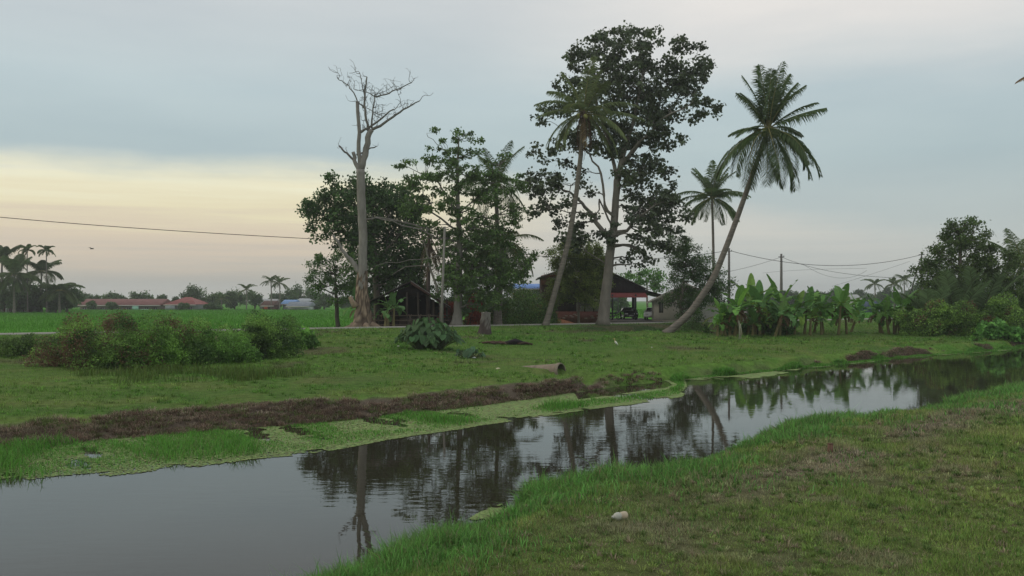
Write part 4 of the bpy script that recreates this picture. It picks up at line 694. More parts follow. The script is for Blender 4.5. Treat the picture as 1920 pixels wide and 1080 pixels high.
# right-hand thicket
RT = [(1800,420,26,14),(1780,425,14,10),(1825,420,14,12),(1800,445,40,20),(1775,470,36,20),(1830,455,34,22),(1765,500,30,20),(1810,490,44,24),(1850,480,26,26),(1800,520,50,22),(1770,530,36,16),(1750,485,14,16)]
tree('thicket_tree', 'tall bushy tree with pointed crown rising above the thicket at right', 'tree', [(1800, 615), (1800, 560), (1800, 500), (1800, 440)], [.26, .22, .18, .08], 82, RT+[(1760,545,50,30),(1840,540,50,30),(1735,515,24,22),(1880,500,34,40),(1900,550,40,40)], 34, dens=16, per=55, rad=.6, L=.26, wr=.55, c1=(.045, .075, .028), c2=(.085, .12, .04), gap=.1)
def bigfan():
    rg = np.random.default_rng(9)
    for i, (x, y, d, hh, n, lab) in enumerate([(1835, 560, 80, 6.6, 8, 'sago palm with huge upright feather fronds in the thicket'), (1745, 560, 79, 4.6, 8, 'low sago palm with arching grey green fronds at the left edge of the thicket'), (1788, 560, 79.5, 6.0, 8, 'dusty green palm of upright fronds in the middle of the thicket')]):
        b = gd(x, d); root = thing('sago_palm', lab, 'palm tree', tuple(b)); tm = MB(); o = b+np.array([0, 0, .5]); tm.tube([b, o], [.3, .25], (.12, .1, .07), n=8); tm.build('trunk', M_PBARK, root)
        for k in range(n): frond_mesh(o, k*2*PI/n+rg.uniform(-.3, .3), rg.uniform(1.05, 1.5), rg.uniform(.3, .9), hh*rg.uniform(.8, 1.05), rg, np.array((.08, .115, .06))*rg.uniform(.7, 1.3), 44, 1.25, .13, .2, petc=(.12, .13, .06)).build('frond', M_LEAF, root)
bigfan()
palm('coconut_palm', 'coconut palm at the right edge of the photo above the thicket', [(1916, 600), (1916, 560), (1916, 500)], (.25, .18), 88, ring(8, 1.1, .8, 4.4, r0)+ring(8, .3, 1.3, 4.4, r0)+ring(5, -.4, 1, 4, r0), 26, ll=.95, lw=.07, nl=40)
TK = [(1724, 76, 3.2, 2.3, .0), (1745, 80, 4.0, 3.2, .05), (1775, 74.5, 4.0, 2.6, .1), (1800, 79, 4.8, 3.9, .0), (1830, 74.5, 4.2, 2.8, .25), (1864, 79, 4.8, 3.9, .0), (1897, 74.5, 4.6, 3.0, .05), (1925, 82, 6.0, 6.4, .0), (1882, 83, 6.0, 5.4, 0)]
TL = ['low leafy bush closest to the right banana clump', 'yellowish bush behind the right banana clump', 'front bush of the thicket left of its dark hollow', 'tall dark bush in the centre of the thicket', 'front bush with reddish dead twigs in the thicket', 'bush rising behind the big leaved vine', 'front bush near the right end of the thicket', 'highest dark bush at the right edge of the thicket', 'dark bush behind the right half of the thicket']
for i, (x, y, ww, hh, af) in enumerate(TK): bush('thicket_bush', TL[i], 'bush', x, 0, ww*1.2, hh*1.15, 80+i, d=y, n=9500, L=.19, wr=.55, c1=(.045, .08, .028) if i % 2 else (.06, .105, .034), c2=(.10, .16, .045) if i % 2 else (.13, .20, .05), alt=(.11, .07, .045), altf=af+.2, lobes=16, depth=2.8, group='bushes of the thicket at right')
bush('leafy_vine', 'bright big leaved creeper spilling over the foot of the thicket at far right', 'creeper', 1885, 627, 7.0, 1.8, 95, d=71, n=2600, L=.30, wr=.85, c1=(.06, .14, .04), c2=(.10, .21, .05), lobes=18, mat=M_BIG, depth=1.6)
bush('leafy_vine', 'small patch of creeper on the grass in front of the thicket', 'creeper', 1838, 641, 1.9, .45, 96, n=420, L=.16, wr=.8, c1=(.07, .14, .04), c2=(.10, .19, .05), lobes=8, mat=M_BIG, depth=1.5, stems=4)
bush('ditch_shrub', 'low dark shrub at the root of the leaning palm in the ditch', 'shrub', 1300, 625, 2.6, 2.2, 97, d=77, n=3200, L=.20, wr=.25, c1=DG, c2=(.06, .10, .035), lobes=9, spiky=.5)
palm('young_palm', 'young palm with yellowing arched fronds beside the ditch right of the leaning trunk', [(1372, 622), (1372, 606)], (.1, .08), 76, [(3.3, .8, 1.7, 3.2), (-.1, .8, 1.8, 3.4), (.3, 1.2, 1.0, 2.6), (2.8, 1.2, 1.2, 2.6), (-.4, .5, 1.8, 3.0, 1), (-1.8, 1.0, 1.2, 2.4)], 27, ll=.6, lw=.05, nl=34, cg=(.11, .13, .04))
# ---------------------------------------------------------------- buildings
def P3(px, py, d): return W(px, py, d)
def quad(mb, pts, c, th): mb.poly(pts, c, th)
def corr_roof(mb, a, b, c_, d_, col, n=24, amp=.04, th=.05, stripes=None):
    """corrugated or tiled sheet between eave a-b and ridge d_-c_ as real waves"""
    a, b, c_, d_ = (np.array(q, float) for q in (a, b, c_, d_)); nn = np.cross(b-a, d_-a); nn /= np.linalg.norm(nn); nn = nn if nn[2] > 0 else -nn
    t = np.linspace(0, 1, n*4+1)[:, None]; off = nn*(amp*np.sin(t*n*2*PI)); lo = a+(b-a)*t+off; hi = d_+(c_-d_)*t+off; m = len(t); v = np.vstack([lo, hi, lo-nn*th, hi-nn*th]); i = np.arange(m-1)
    f = np.vstack([np.stack([i, i+1, i+1+m, i+m], 1), np.stack([i+2*m, i+3*m, i+1+3*m, i+1+2*m], 1), np.stack([i, i+2*m, i+1+2*m, i+1], 1)]); cc = np.tile(np.array(col, float), (4*m, 1))
    if stripes is not None:
        k = R.uniform(0, 1, (m+3)//4+1).repeat(4)[:m] < .4; cc = cc.reshape(4, m, 3); cc[:, k] = np.array(stripes); cc = cc.reshape(-1, 3)
    mb.add(v, f, cc)
def shed():
    d = 85.0; b = gd(770, d); z0 = b[2]-.1; root = thing('open_shed', 'dark open timber shed with gable roof and rail fence behind the banana plants', 'shed', tuple(b)); s = F/d
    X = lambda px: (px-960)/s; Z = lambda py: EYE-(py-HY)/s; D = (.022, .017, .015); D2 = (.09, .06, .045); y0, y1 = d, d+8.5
    ax, az_ = X(772), Z(527); ex, ez = X(846), Z(576); lx, lz = X(688), Z(568); sh = -1.1 # ridge runs back and slightly left
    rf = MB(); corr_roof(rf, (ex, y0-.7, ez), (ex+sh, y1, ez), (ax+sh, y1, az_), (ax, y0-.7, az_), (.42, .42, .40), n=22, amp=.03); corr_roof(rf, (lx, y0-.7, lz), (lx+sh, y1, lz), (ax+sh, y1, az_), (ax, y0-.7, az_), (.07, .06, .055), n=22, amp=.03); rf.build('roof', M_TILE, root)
    fb = MB()
    for p, q in (((ax, az_), (ex, ez)),): fb.poly([(p[0], y0-.76, p[1]-.02), (q[0], y0-.76, q[1]-.02), (q[0], y0-.76, q[1]-.26), (p[0], y0-.76, p[1]-.30)], (.07, .042, .036), (0, .05, 0))
    fb.build('fascia', M_WOOD, root); wl = MB()
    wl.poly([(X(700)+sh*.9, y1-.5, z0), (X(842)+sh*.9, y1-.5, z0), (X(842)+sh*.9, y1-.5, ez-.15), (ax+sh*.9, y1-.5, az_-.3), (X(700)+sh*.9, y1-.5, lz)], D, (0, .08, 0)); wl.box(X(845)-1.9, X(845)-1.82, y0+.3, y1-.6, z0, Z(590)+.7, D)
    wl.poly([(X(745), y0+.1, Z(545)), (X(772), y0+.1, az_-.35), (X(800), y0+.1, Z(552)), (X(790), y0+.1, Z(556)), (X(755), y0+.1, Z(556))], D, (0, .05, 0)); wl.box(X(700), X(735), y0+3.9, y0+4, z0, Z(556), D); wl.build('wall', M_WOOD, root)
    for px in (706, 735, 763, 784, 813, 838): p = MB(); p.box(X(px)-.09, X(px)+.09, y0-.09, y0+.09, z0, Z(548 if px in (763, 784) else 562), (.07, .055, .045)); p.build('post', M_WOOD, root)
    for zz in (.35, .8, 1.25): r = MB(); r.box(X(690), X(842), y0-.17, y0-.11, z0+zz, z0+zz+.12, (.12, .09, .07)); r.build('rail', M_WOOD, root)
    for i in range(7): r = MB(); x = X(765+i*9); r.tube([(x, y0-.28, z0+.1), (x+.35*(-1)**i, y0-.24, z0+1.45)], .045, (.13, .10, .08), n=5); r.build('brace', M_WOOD, root)
    fl = MB(); fl.box(X(745), X(840), y0+1.5, y0+5, z0, z0+1.0, (.07, .05, .04)); fl.box(X(775), X(822), y0+.4, y0+1.4, z0+.6, z0+.75, (.22, .17, .13)); fl.build('platform', M_WOOD, root)
shed()
def main_house():
    d = 106.0; b = gd(1100, d); z0 = .72; root = thing('timber_house', 'dark timber village house with low brick wall, car porch and red awning', 'house', tuple(b)); s = F/d
    X = lambda px: (px-960)/s; Z = lambda py: EYE-(py-HY)/s; y0, y1 = d, d+9; K = (.035, .028, .026); RB = (.14, .05, .042)
    wl = MB(); wl.box(X(1016), X(1140), y0+.1, y1, Z(585), Z(520), (.05, .032, .028)); wl.box(X(1014), X(1075), y0, y0+.1, Z(534), Z(517), (.19, .085, .065)); wl.box(X(1140)-.1, X(1140), y0+.1, y1-4, z0, Z(556), K); wl.build('wall', M_WOOD, root)
    bw = MB(); bw.box(X(1035), X(1142), y0-.05, y0+.1, z0-.3, Z(584), (.15, .06, .05))
    for i in range(16): x = X(R.uniform(1040, 1138)); z = Z(R.uniform(588, 598)); bw.box(x, x+.35, y0-.06, y0-.05, z, z+.12, (.28, .22, .20))
    bw.build('brick_wall', M_STONE, root)
    for px in (1088, 1105, 1121):
        w_ = MB(); w_.box(X(px-7), X(px+7), y0+.02, y0+.085, Z(584), Z(561), (.30, .28, .25)); wi = w_.build('window', M_PAINT, root); l = MB()
        for k in range(9): z = Z(583)+k*.155; l.box(X(px-6), X(px+6), y0-.01, y0+.018, z, z+.05, (.16, .15, .14))
        l.build('louvre', M_PAINT, wi)
    dr = MB(); dr.box(X(1066), X(1077), y0+.03, y0+.09, Z(584), Z(558), (.025, .02, .02)); dr.build('door', M_WOOD, root)
    rf = MB(); A = (X(1100), Z(489)); E = (X(1008), Z(521)); Bq = (X(1210), Z(541)); ts = (.17, .16, .16)
    corr_roof(rf, (E[0], y0-.9, E[1]), (E[0], y1+.6, E[1]), (A[0], y1+.6, A[1]), (A[0], y0-.9, A[1]), ts, n=26, amp=.03, th=.09); corr_roof(rf, (Bq[0], y0-.9, Bq[1]), (Bq[0], y1+.6, Bq[1]), (A[0], y1+.6, A[1]), (A[0], y0-.9, A[1]), ts, n=26, amp=.03, th=.09)
    corr_roof(rf, (X(1248), y0+1.5, Z(553)), (X(1248), y1-1, Z(553)), (X(1200), y1-1, Z(540)), (X(1200), y0+1.5, Z(540)), (.07, .06, .06), n=18, amp=.03, th=.2); rf.build('roof', M_TILE, root)
    g = MB(); g.poly([(X(1142), y0-.3, Z(549)), (X(1212), y0-.3, Z(549)), (X(1212), y0-.3, Z(544)), (X(1142), y0-.3, Z(514))], (.05, .042, .045), (0, .08, 0)); g.poly([(X(1014), y0-.1, Z(517)), (X(1142), y0-.1, Z(517)), (X(1142), y0-.1, Z(507)), (A[0], y0-.1, A[1]-.15)], (.30, .25, .20), (0, .08, 0)); g.build('gable', M_WOOD, root)
    tr = MB() # white fretwork rail under the left gable
    for i in range(15): x = X(1020+i*4); tr.box(x, x+.06, y0-.2, y0-.15, Z(517), Z(511-.5*i if i < 10 else 506), (.6, .56, .5))
    tr.box(X(1016), X(1078), y0-.21, y0-.14, Z(517)-.04, Z(517)+.06, (.32, .10, .08)); tr.build('fretwork', M_PAINT, root)
    aw = MB(); corr_roof(aw, (X(1140), y0-1.6, Z(557)), (X(1211), y0-1.6, Z(557)), (X(1209), y0-.2, Z(550)+.1), (X(1140), y0-.2, Z(550)+.1), (.30, .085, .08), n=24, amp=.035); aw.poly([(X(1140), y0-1.62, Z(557)), (X(1211), y0-1.62, Z(557)), (X(1211), y0-1.62, Z(557)-.06), (X(1140), y0-1.62, Z(557)-.06)], (.30, .09, .085), (0, .03, 0)); aw.build('awning', M_PAINT, root)
    for px, yy in ((1189, -1.3), (1195, 3.0), (1200, 6.5), (1146, -1.3)): c = MB(); c.box(X(px)-.09, X(px)+.09, y0+yy-.09, y0+yy+.09, z0-.2, Z(552), (.05, .05, .055)); c.build('column', M_PAINT, root)
    fl = MB(); fl.box(X(1135), X(1222), y0-8, y1-1, z0-.5, z0+.12, (.13, .12, .115)); fl.build('porch_floor', M_STONE, root)
    bk = MB(); bk.box(X(1150), X(1187), y1+6, y1+6.1, Z(565), Z(556), (.20, .21, .22)); bk.box(X(1166), X(1169), y1+5.94, y1+6, Z(564), Z(559), (.5, .5, .48))
    for px in (1150, 1187): bk.box(X(px)-.06, X(px)+.06, y1+5.9, y1+6, .1, Z(557), (.1, .1, .1))
    bk.build('back_screen', M_PAINT, root)
main_house()
def white_house():
    d = 99.0; s = F/d; X = lambda px: (px-960)/s; Z = lambda py: EYE-(py-HY)/s; b = np.array([X(1223), d, .72]); root = thing('white_house', 'small white plastered house with rusty striped roof behind the leaning palm', 'house', tuple(b)); WH = (.50, .48, .44); rot = -.22
    def tf(p): x, y, z = p; c, s_ = math.cos(rot), math.sin(rot); return (b[0]+c*x-s_*y, b[1]+s_*x+c*y, z)
    w_ = 7.4; L = 9.0; ze = Z(562); za = Z(531); z0 = .6
    wl = MB()
    for pts, th in (([(0, 0, z0), (w_, 0, z0), (w_, 0, ze), (w_/2, 0, za-.25), (0, 0, ze)], (0, .15)), ([(0, 0, z0), (0, L, z0), (0, L, ze), (0, 0, ze)], (.15, 0)), ([(w_, 0, z0), (w_, L, z0), (w_, L, ze), (w_, 0, ze)], (-.15, 0)), ([(0, L, z0), (w_, L, z0), (w_, L, ze), (w_/2, L, za-.25), (0, L, ze)], (0, -.15))):
        wl.poly([tf(p) for p in pts], WH, np.array(tf((*th, 0)))-np.array(tf((0, 0, 0))))
    wl.build('wall', M_PAINT, root); bs = MB(); n_ = np.array(tf((0, -.02, 0)))-np.array(tf((0, 0, 0)))
    bs.poly([tf(p) for p in ((-.02, -.02, z0), (w_, -.02, z0), (w_, -.02, z0+.35), (-.02, -.02, z0+.35))], (.26, .24, .21), n_); bs.poly([tf(p) for p in ((-.03, -.02, z0), (-.03, 1.2, z0), (-.03, 1.2, ze), (-.03, -.02, ze))], (.33, .31, .28), n_); bs.build('plinth', M_PAINT, root)
    rf = MB(); ov = .55
    corr_roof(rf, tf((-ov, -ov, ze-.25)), tf((-ov, L, ze-.25)), tf((w_/2, L, za)), tf((w_/2, -ov, za)), (.22, .085, .08), n=30, amp=.03, th=.05, stripes=(.34, .31, .30)); corr_roof(rf, tf((w_+ov, -ov, ze-.25)), tf((w_+ov, L, ze-.25)), tf((w_/2, L, za)), tf((w_/2, -ov, za)), (.2, .1, .09), n=30, amp=.03, th=.05); rf.build('roof', M_TILE, root)
    fc = MB(); fc.poly([tf(p) for p in ((-ov, -ov-.06, ze-.28), (w_/2, -ov-.06, za-.03), (w_/2, -ov-.06, za-.25), (-ov, -ov-.06, ze-.46))], (.62, .61, .58), n_); fc.poly([tf(p) for p in ((w_+ov, -ov-.06, ze-.28), (w_/2, -ov-.06, za-.03), (w_/2, -ov-.06, za-.25), (w_+ov, -ov-.06, ze-.46))], (.62, .61, .58), n_); fc.build('bargeboard', M_PAINT, root)
    for x, in ((.75,), (4.6,)):
        wn = MB(); wn.poly([tf(p) for p in ((x, -.03, z0+1.15), (x+.45, -.03, z0+1.15), (x+.45, -.03, z0+2.35), (x, -.03, z0+2.35))], (.05, .05, .05), n_); wi = wn.build('window', M_GLASS, root)
        fr = MB(); [fr.poly([tf(p) for p in ((x+a, -.055, z0+1.15), (x+a+.06, -.055, z0+1.15), (x+a+.06, -.055, z0+2.35), (x+a, -.055, z0+2.35))], (.3, .28, .26), n_) for a in (-.03, .2, .42)]; fr.build('frame', M_PAINT, wi)
    sw = MB(); sw.poly([tf(p) for p in ((-.03, 2.2, z0+.6), (-.03, 4.6, z0+.6), (-.03, 4.6, z0+2.3), (-.03, 2.2, z0+2.3))], (.05, .05, .05), np.array(tf((-.03, 0, 0)))-np.array(tf((0, 0, 0)))); sw.build('side_window', M_GLASS, root)
white_house()
def simple_wall(name, lab, cat, x0, x1, ytop, ybot, d, c, mat=M_PAINT, th=.15, group=None, posts=0):
    s = F/d; X = lambda px: (px-960)/s; b = gd((x0+x1)/2, d); zt = EYE-(ytop-HY)/s; zb = b[2]-.3; m = MB(); m.box(X(x0), X(x1), d, d+th, zb, zt, c)
    for i in range(posts): x = X(x0)+(X(x1)-X(x0))*i/(posts-1); m.box(x-.1, x+.1, d-.03, d+th+.03, zb, zt+.12, np.array(c)*.8)
    return tag(m.build(name, mat, org=tuple(b)), lab, cat, group)
simple_wall('plaster_wall', 'plain weathered plaster yard wall right of the small white house', 'wall', 1338, 1402, 574, 602, 101, (.34, .31, .28), posts=4)
simple_wall('plaster_wall', 'low pale wall seen right of the white house wall through the bananas', 'wall', 1402, 1440, 585, 600, 105, (.36, .25, .20), posts=3)
def gable_house(name, lab, cat, x0, x1, y_e, y_r, ybot, d, wall, roof, hip=.0, depth=8, wins=0, parts=(), ov=3, ridge=None):
    s = F/d; X = lambda px: (px-960)/s; Z = lambda py: EYE-(py-HY)/s; b = gd((x0+x1)/2, d); zb = b[2]-.3; root = thing(name, lab, cat, tuple(b)); w_ = MB(); w_.box(X(x0), X(x1), d, d+depth, zb, Z(y_e), wall); w_.build('wall', M_PAINT, root)
    a, c = X(x0-ov), X(x1+ov); zr = Z(y_r); ze = Z(y_e)-.1; h = hip*(c-a)/2; r = MB(); y0, y1, ym = d-.9, d+depth+.9, d+depth/2; n = max(8, int((c-a)/.5))
    r1, r2 = (a+h, ym, zr), (c-h, ym, zr); corr_roof(r, (a, y0, ze), (c, y0, ze), r2, r1, roof, n=n, amp=.02, th=.12); r.poly([(a, y1, ze), (c, y1, ze), r2, r1], roof); r.poly([(a, y0, ze), r1, (a, y1, ze)], roof); r.poly([(c, y0, ze), r2, (c, y1, ze)], roof); r.build('roof', M_TILE, root)
    fa = MB(); fa.box(a, c, y0-.06, y0-.01, ze-.35, ze-.05, (.55, .5, .47)); fa.build('gutter', M_PAINT, root)
    for i in range(wins):
        x = X(x0)+(X(x1)-X(x0))*(i+.5)/wins; q = MB(); q.box(x-.6, x+.6, d-.05, d+.02, Z(y_e)-2.1, Z(y_e)-.9, (.05, .055, .06)); wi = q.build('window', M_GLASS, root); f = MB(); [f.box(x+u-.04, x+u+.04, d-.08, d-.05, Z(y_e)-2.1, Z(y_e)-.9, (.45, .44, .42)) for u in (-.6, 0, .6)]; f.build('frame', M_PAINT, wi)
    for nm, px0, px1, py0, py1, c_ in parts: q = MB(); q.box(X(px0), X(px1), d-.9, d-.75, Z(py1), Z(py0), c_); q.build(nm, M_PAINT, root)
    return root
gable_house('long_house', 'long low house with faded red roof beyond the rice field', 'house', 150, 300, 571, 560.5, 583, 262, (.20, .18, .15), (.24, .11, .10), depth=10, wins=9, parts=[('green_door', 250, 262, 574, 582, (.35, .62, .50)), ('pale_wall', 264, 287, 579.5, 583, (.42, .62, .52))])
gable_house('hip_roof_house', 'house with red hipped roof at the right end of the long red roof', 'house', 312, 366, 570, 557, 583, 258, (.26, .28, .28), (.32, .11, .10), hip=.8, depth=12, wins=3, parts=[('grey_panel', 312, 330, 573, 581, (.34, .36, .38))])
gable_house('brown_house', 'small brown roofed house with an orange wall beyond the rice field', 'house', 492, 512, 572, 564, 583, 262, (.16, .08, .06), (.14, .075, .06), depth=8, parts=[('orange_wall', 497, 503, 573, 580, (.55, .12, .05))])
gable_house('grey_roof_house', 'pale grey roofed house seen above the small brown one', 'house', 487, 513, 568, 560.5, 583, 285, (.35, .34, .33), (.42, .42, .42), depth=8)
gable_house('white_bungalow', 'white bungalow with stepped grey roof beyond the rice field', 'house', 540, 578, 573, 566, 582, 258, (.62, .63, .62), (.26, .28, .32), depth=8, wins=6)
gable_house('white_bungalow', 'upper roofed pale house right behind the white bungalow', 'house', 550, 580, 566, 559.5, 582, 275, (.55, .56, .56), (.40, .42, .44), hip=.5, depth=9)
gable_house('blue_roof_house', 'small house with a bright blue sheet roof left of the white bungalow', 'house', 530, 550, 569, 562, 582, 268, (.50, .53, .56), (.22, .36, .62), depth=8)
gable_house('blue_roof_building', 'building with bright blue metal roof behind the garden shrubs', 'building', 958, 1033, 539, 531, 600, 117, (.50, .52, .50), (.20, .33, .66), depth=9, wins=3, ov=3)
gable_house('distant_house', 'distant white gabled house seen between the banana clumps', 'house', 1598, 1612, 560, 552, 584, 262, (.55, .55, .54), (.46, .46, .45), depth=6)
simple_wall('blue_fence', 'dull blue sheet fence across the field seen between the right banana clumps', 'fence', 1612, 1652, 565, 574, 200, (.10, .13, .20), posts=6)
simple_wall('low_building_wall', 'pale grey low wall at the right end of the blue fence', 'wall', 1648, 1662, 566, 573, 196, (.38, .40, .41))
simple_wall('red_fence', 'dark red fence under the left palm grove beyond the rice field', 'fence', -20, 62, 572, 586, 212, (.11, .035, .03), mat=M_WOOD, posts=9)
for i, (a, b_) in enumerate(((10, 14), (23, 27), (38, 42), (46, 49))):
    simple_wall('gate_pillar', 'pale concrete gate pillar under the left palms, %s from the left' % ORD[i], 'pillar', a, b_, 573, 586, 208, (.42, .42, .41), mat=M_STONE, th=.6, group='gate pillars in the palm grove')
# ---------------------------------------------------------------- vehicles
def car(name, label, loc, rz, body, wid=1.72, ln_=4.3, ht=1.45, wagon=False, plate=True):
    root = thing(name, label, 'car', tuple(loc)); root.rotation_euler = (0, 0, rz); o = np.array(loc, float); hw = wid/2
    prof = [(-.5, .28), (-.5, .62), (-.47, .82), (-.40, .90), (-.30, .93), (.22, .95), (.40, .86), (.485, .74), (.5, .55), (.5, .28)]       # +x is the nose
    if wagon: prof[2] = (-.5, .9); prof[3] = (-.48, .98); prof[4] = (-.3, .98)
    def ext(mb, pr, c, tuck=.0, ins=0, bev=.06):
        p = np.array([(x*ln_, z) for x, z in pr]); n = len(p); rings = []
        for yy, k in ((-hw+ins, .97), (-hw+bev+ins, 1), (hw-bev-ins, 1), (hw-ins, .97)):
            c0 = p.mean(0); q = c0+(p-c0)*k; y = np.full(n, yy)*(1-tuck*np.clip((q[:, 1]-.9)/.55, 0, 1)); rings.append(np.stack([q[:, 0], y, q[:, 1]], 1))
        v = np.vstack(rings)+o; i = np.arange(n)[None]; r = np.arange(3)[:, None]*n; f = np.stack([r+i, r+(i+1) % n, r+n+(i+1) % n, r+n+i], -1).reshape(-1, 4); mb.add(v, f, c); mb.f.append(np.array([np.arange(n)])+mb.n-len(v)); mb.f.append(np.array([np.arange(n)[::-1]+3*n])+mb.n-len(v))
    b = MB(); ext(b, prof, body); b.build('body', M_METAL, root)
    cb = [(-.36, .90), (-.27, ht-.06), (-.20, ht), (.06, ht), (.12, ht-.04), (.27, .93)]
    if wagon: cb = [(-.49, .95), (-.45, ht-.05), (-.38, ht), (.06, ht), (.12, ht-.04), (.27, .93)]
    c = MB(); ext(c, cb, body, tuck=.22, ins=.04); cab = c.build('cabin', M_METAL, root)
    g = MB(); h2 = hw*.80; x1 = cb[4][0]*ln_; x2 = cb[5][0]*ln_; z1 = ht-.10
    g.poly([o+np.array(q) for q in ((x2-.04, -h2, .98), (x2-.04, h2, .98), (x1+.03, h2*.86, z1), (x1+.03, -h2*.86, z1))], (.015, .017, .02), (.05, 0, .03)); g.build('windscreen', M_GLASS, cab)
    g = MB(); xa = cb[0][0]*ln_; xb = cb[1][0]*ln_; g.poly([o+np.array(q) for q in ((xa+.05, h2, 1.0), (xa+.05, -h2, 1.0), (xb-.03, -h2*.86, z1), (xb-.03, h2*.86, z1))], (.015, .017, .02), (-.05, 0, .03)); g.build('rear_window', M_GLASS, cab)
    for sd in (-1, 1):
        g = MB(); g.poly([o+np.array(q) for q in ((xa+.35, sd*(hw-.055), .97), (x2-.35, sd*(hw-.055), .97), (x1-.05, sd*(hw*.80-.02), z1), (xb+.12, sd*(hw*.80-.02), z1))], (.015, .017, .02), (0, sd*.03, 0)); g.build('side_window', M_GLASS, cab)
        for x in (-.30*ln_, .31*ln_):
            w_ = MB(); a = np.linspace(0, 2*PI, 19)[:-1]; pr = [(.22, -.10), (.30, -.09), (.32, 0), (.30, .09), (.22, .10)]; v = np.array([[x+r*math.cos(t), sd*(hw-.10)+y, .31+r*math.sin(t)] for r, y in pr for t in a])+o; i = np.arange(18)[None]; r = np.arange(4)[:, None]*18
            w_.add(v, np.stack([r+i, r+(i+1) % 18, r+18+(i+1) % 18, r+18+i], -1).reshape(-1, 4), (.02, .02, .02)); wh = w_.build('wheel', M_PAINT, root); rm = MB(); v = np.array([[x+.215*math.cos(t), sd*(hw-.035), .31+.215*math.sin(t)] for t in a])+o; rm.add(v, [tuple(range(18))], (.4, .4, .4)); rm.build('rim', M_METAL, wh)
        for x, nm, cc in ((.487*ln_, 'headlight', (.55, .55, .53)), (-.497*ln_, 'tail_light', (.30, .03, .02))): l = MB(); l.box(o[0]+x-.04, o[0]+x+.04, o[1]+sd*(hw-.30)-.19, o[1]+sd*(hw-.30)+.19, o[2]+.60, o[2]+.76, cc); l.build(nm, M_GLASS if nm == 'headlight' else M_PAINT, root)
        m = MB(); m.box(o[0]+x2-.5, o[0]+x2-.35, o[1]+sd*(hw+.06)-.08, o[1]+sd*(hw+.06)+.08, o[2]+.95, o[2]+1.07, body); m.build('mirror', M_METAL, root)
    for x in (.505, -.505): bp = MB(); bp.box(o[0]+x*ln_-.06, o[0]+x*ln_+.06, o[1]-hw+.06, o[1]+hw-.06, o[2]+.30, o[2]+.50, np.array(body)*.7); bp.build('bumper', M_METAL, root)
    if plate: pl = MB(); pl.box(o[0]+.51*ln_+.03, o[0]+.51*ln_+.06, o[1]-.26, o[1]+.26, o[2]+.40, o[2]+.51, (.45, .45, .42)); pl.build('number_plate', M_PAINT, root)
p = W(1179, 597.5, 108); car('parked_car', 'black car parked nose out under the porch of the timber house', (p[0], p[1], .84), -PI/2, (.018, .018, .02))
p = W(1214, 598, 104); car('parked_car', 'white car half hidden between the porch columns and the small white house', (p[0]+.95, p[1]+2.2, .84), -PI/2-.25, (.62, .62, .60))
def motorbike():
    b = W(1150, 597, 106); b[2] = .84; root = thing('motorcycle', 'dark motorcycle parked under the porch just right of the huge trunk', 'motorcycle', tuple(b)); K = (.03, .03, .032)
    for dx in (-.62, .62):
        w_ = MB(); a = np.linspace(0, 2*PI, 21); w_.tube([(b[0]+dx+.27*math.cos(t), b[1], b[2]+.31+.27*math.sin(t)) for t in a], .05, K, n=6, cap=False); wh = w_.build('wheel', M_PAINT, root); s = MB()
        for t in a[::3]: s.tube([(b[0]+dx, b[1], b[2]+.31), (b[0]+dx+.26*math.cos(t), b[1], b[2]+.31+.26*math.sin(t))], .012, (.3, .3, .3), n=3)
        s.build('spokes', M_METAL, wh)
    f = MB(); f.tube([b+np.array([-.62, 0, .31]), b+np.array([-.2, 0, .42]), b+np.array([.25, 0, .5]), b+np.array([.42, 0, .85])], .07, K, n=7); f.tube([b+np.array([.62, 0, .31]), b+np.array([.42, 0, .85]), b+np.array([.36, 0, 1.02])], .04, (.25, .25, .25), n=6); f.tube([b+np.array([-.25, 0, .4]), b+np.array([.0, 0, .36]), b+np.array([.2, 0, .42])], [.12, .16, .1], (.12, .12, .12), n=8); f.build('frame', M_METAL, root)
    s = MB(); s.tube([b+np.array([-.75, 0, .78]), b+np.array([-.4, 0, .74]), b+np.array([.05, 0, .70])], [.07, .12, .09], K, n=8); s.build('seat', M_PAINT, root); s = MB(); s.tube([b+np.array([.05, 0, .72]), b+np.array([.25, 0, .78]), b+np.array([.4, 0, .72])], [.08, .13, .07], (.04, .04, .05), n=8); s.build('fairing', M_METAL, root)
    h = MB(); h.tube([b+np.array([.25, -.34, 1.05]), b+np.array([.36, 0, 1.0]), b+np.array([.25, .34, 1.05])], .02, K, n=5); h.build('handlebar', M_METAL, root); h = MB(); h.tube([b+np.array([.42, 0, .92]), b+np.array([.50, 0, .92])], [.09, .08], (.5, .5, .48), n=8); h.build('headlight', M_GLASS, root)
motorbike()
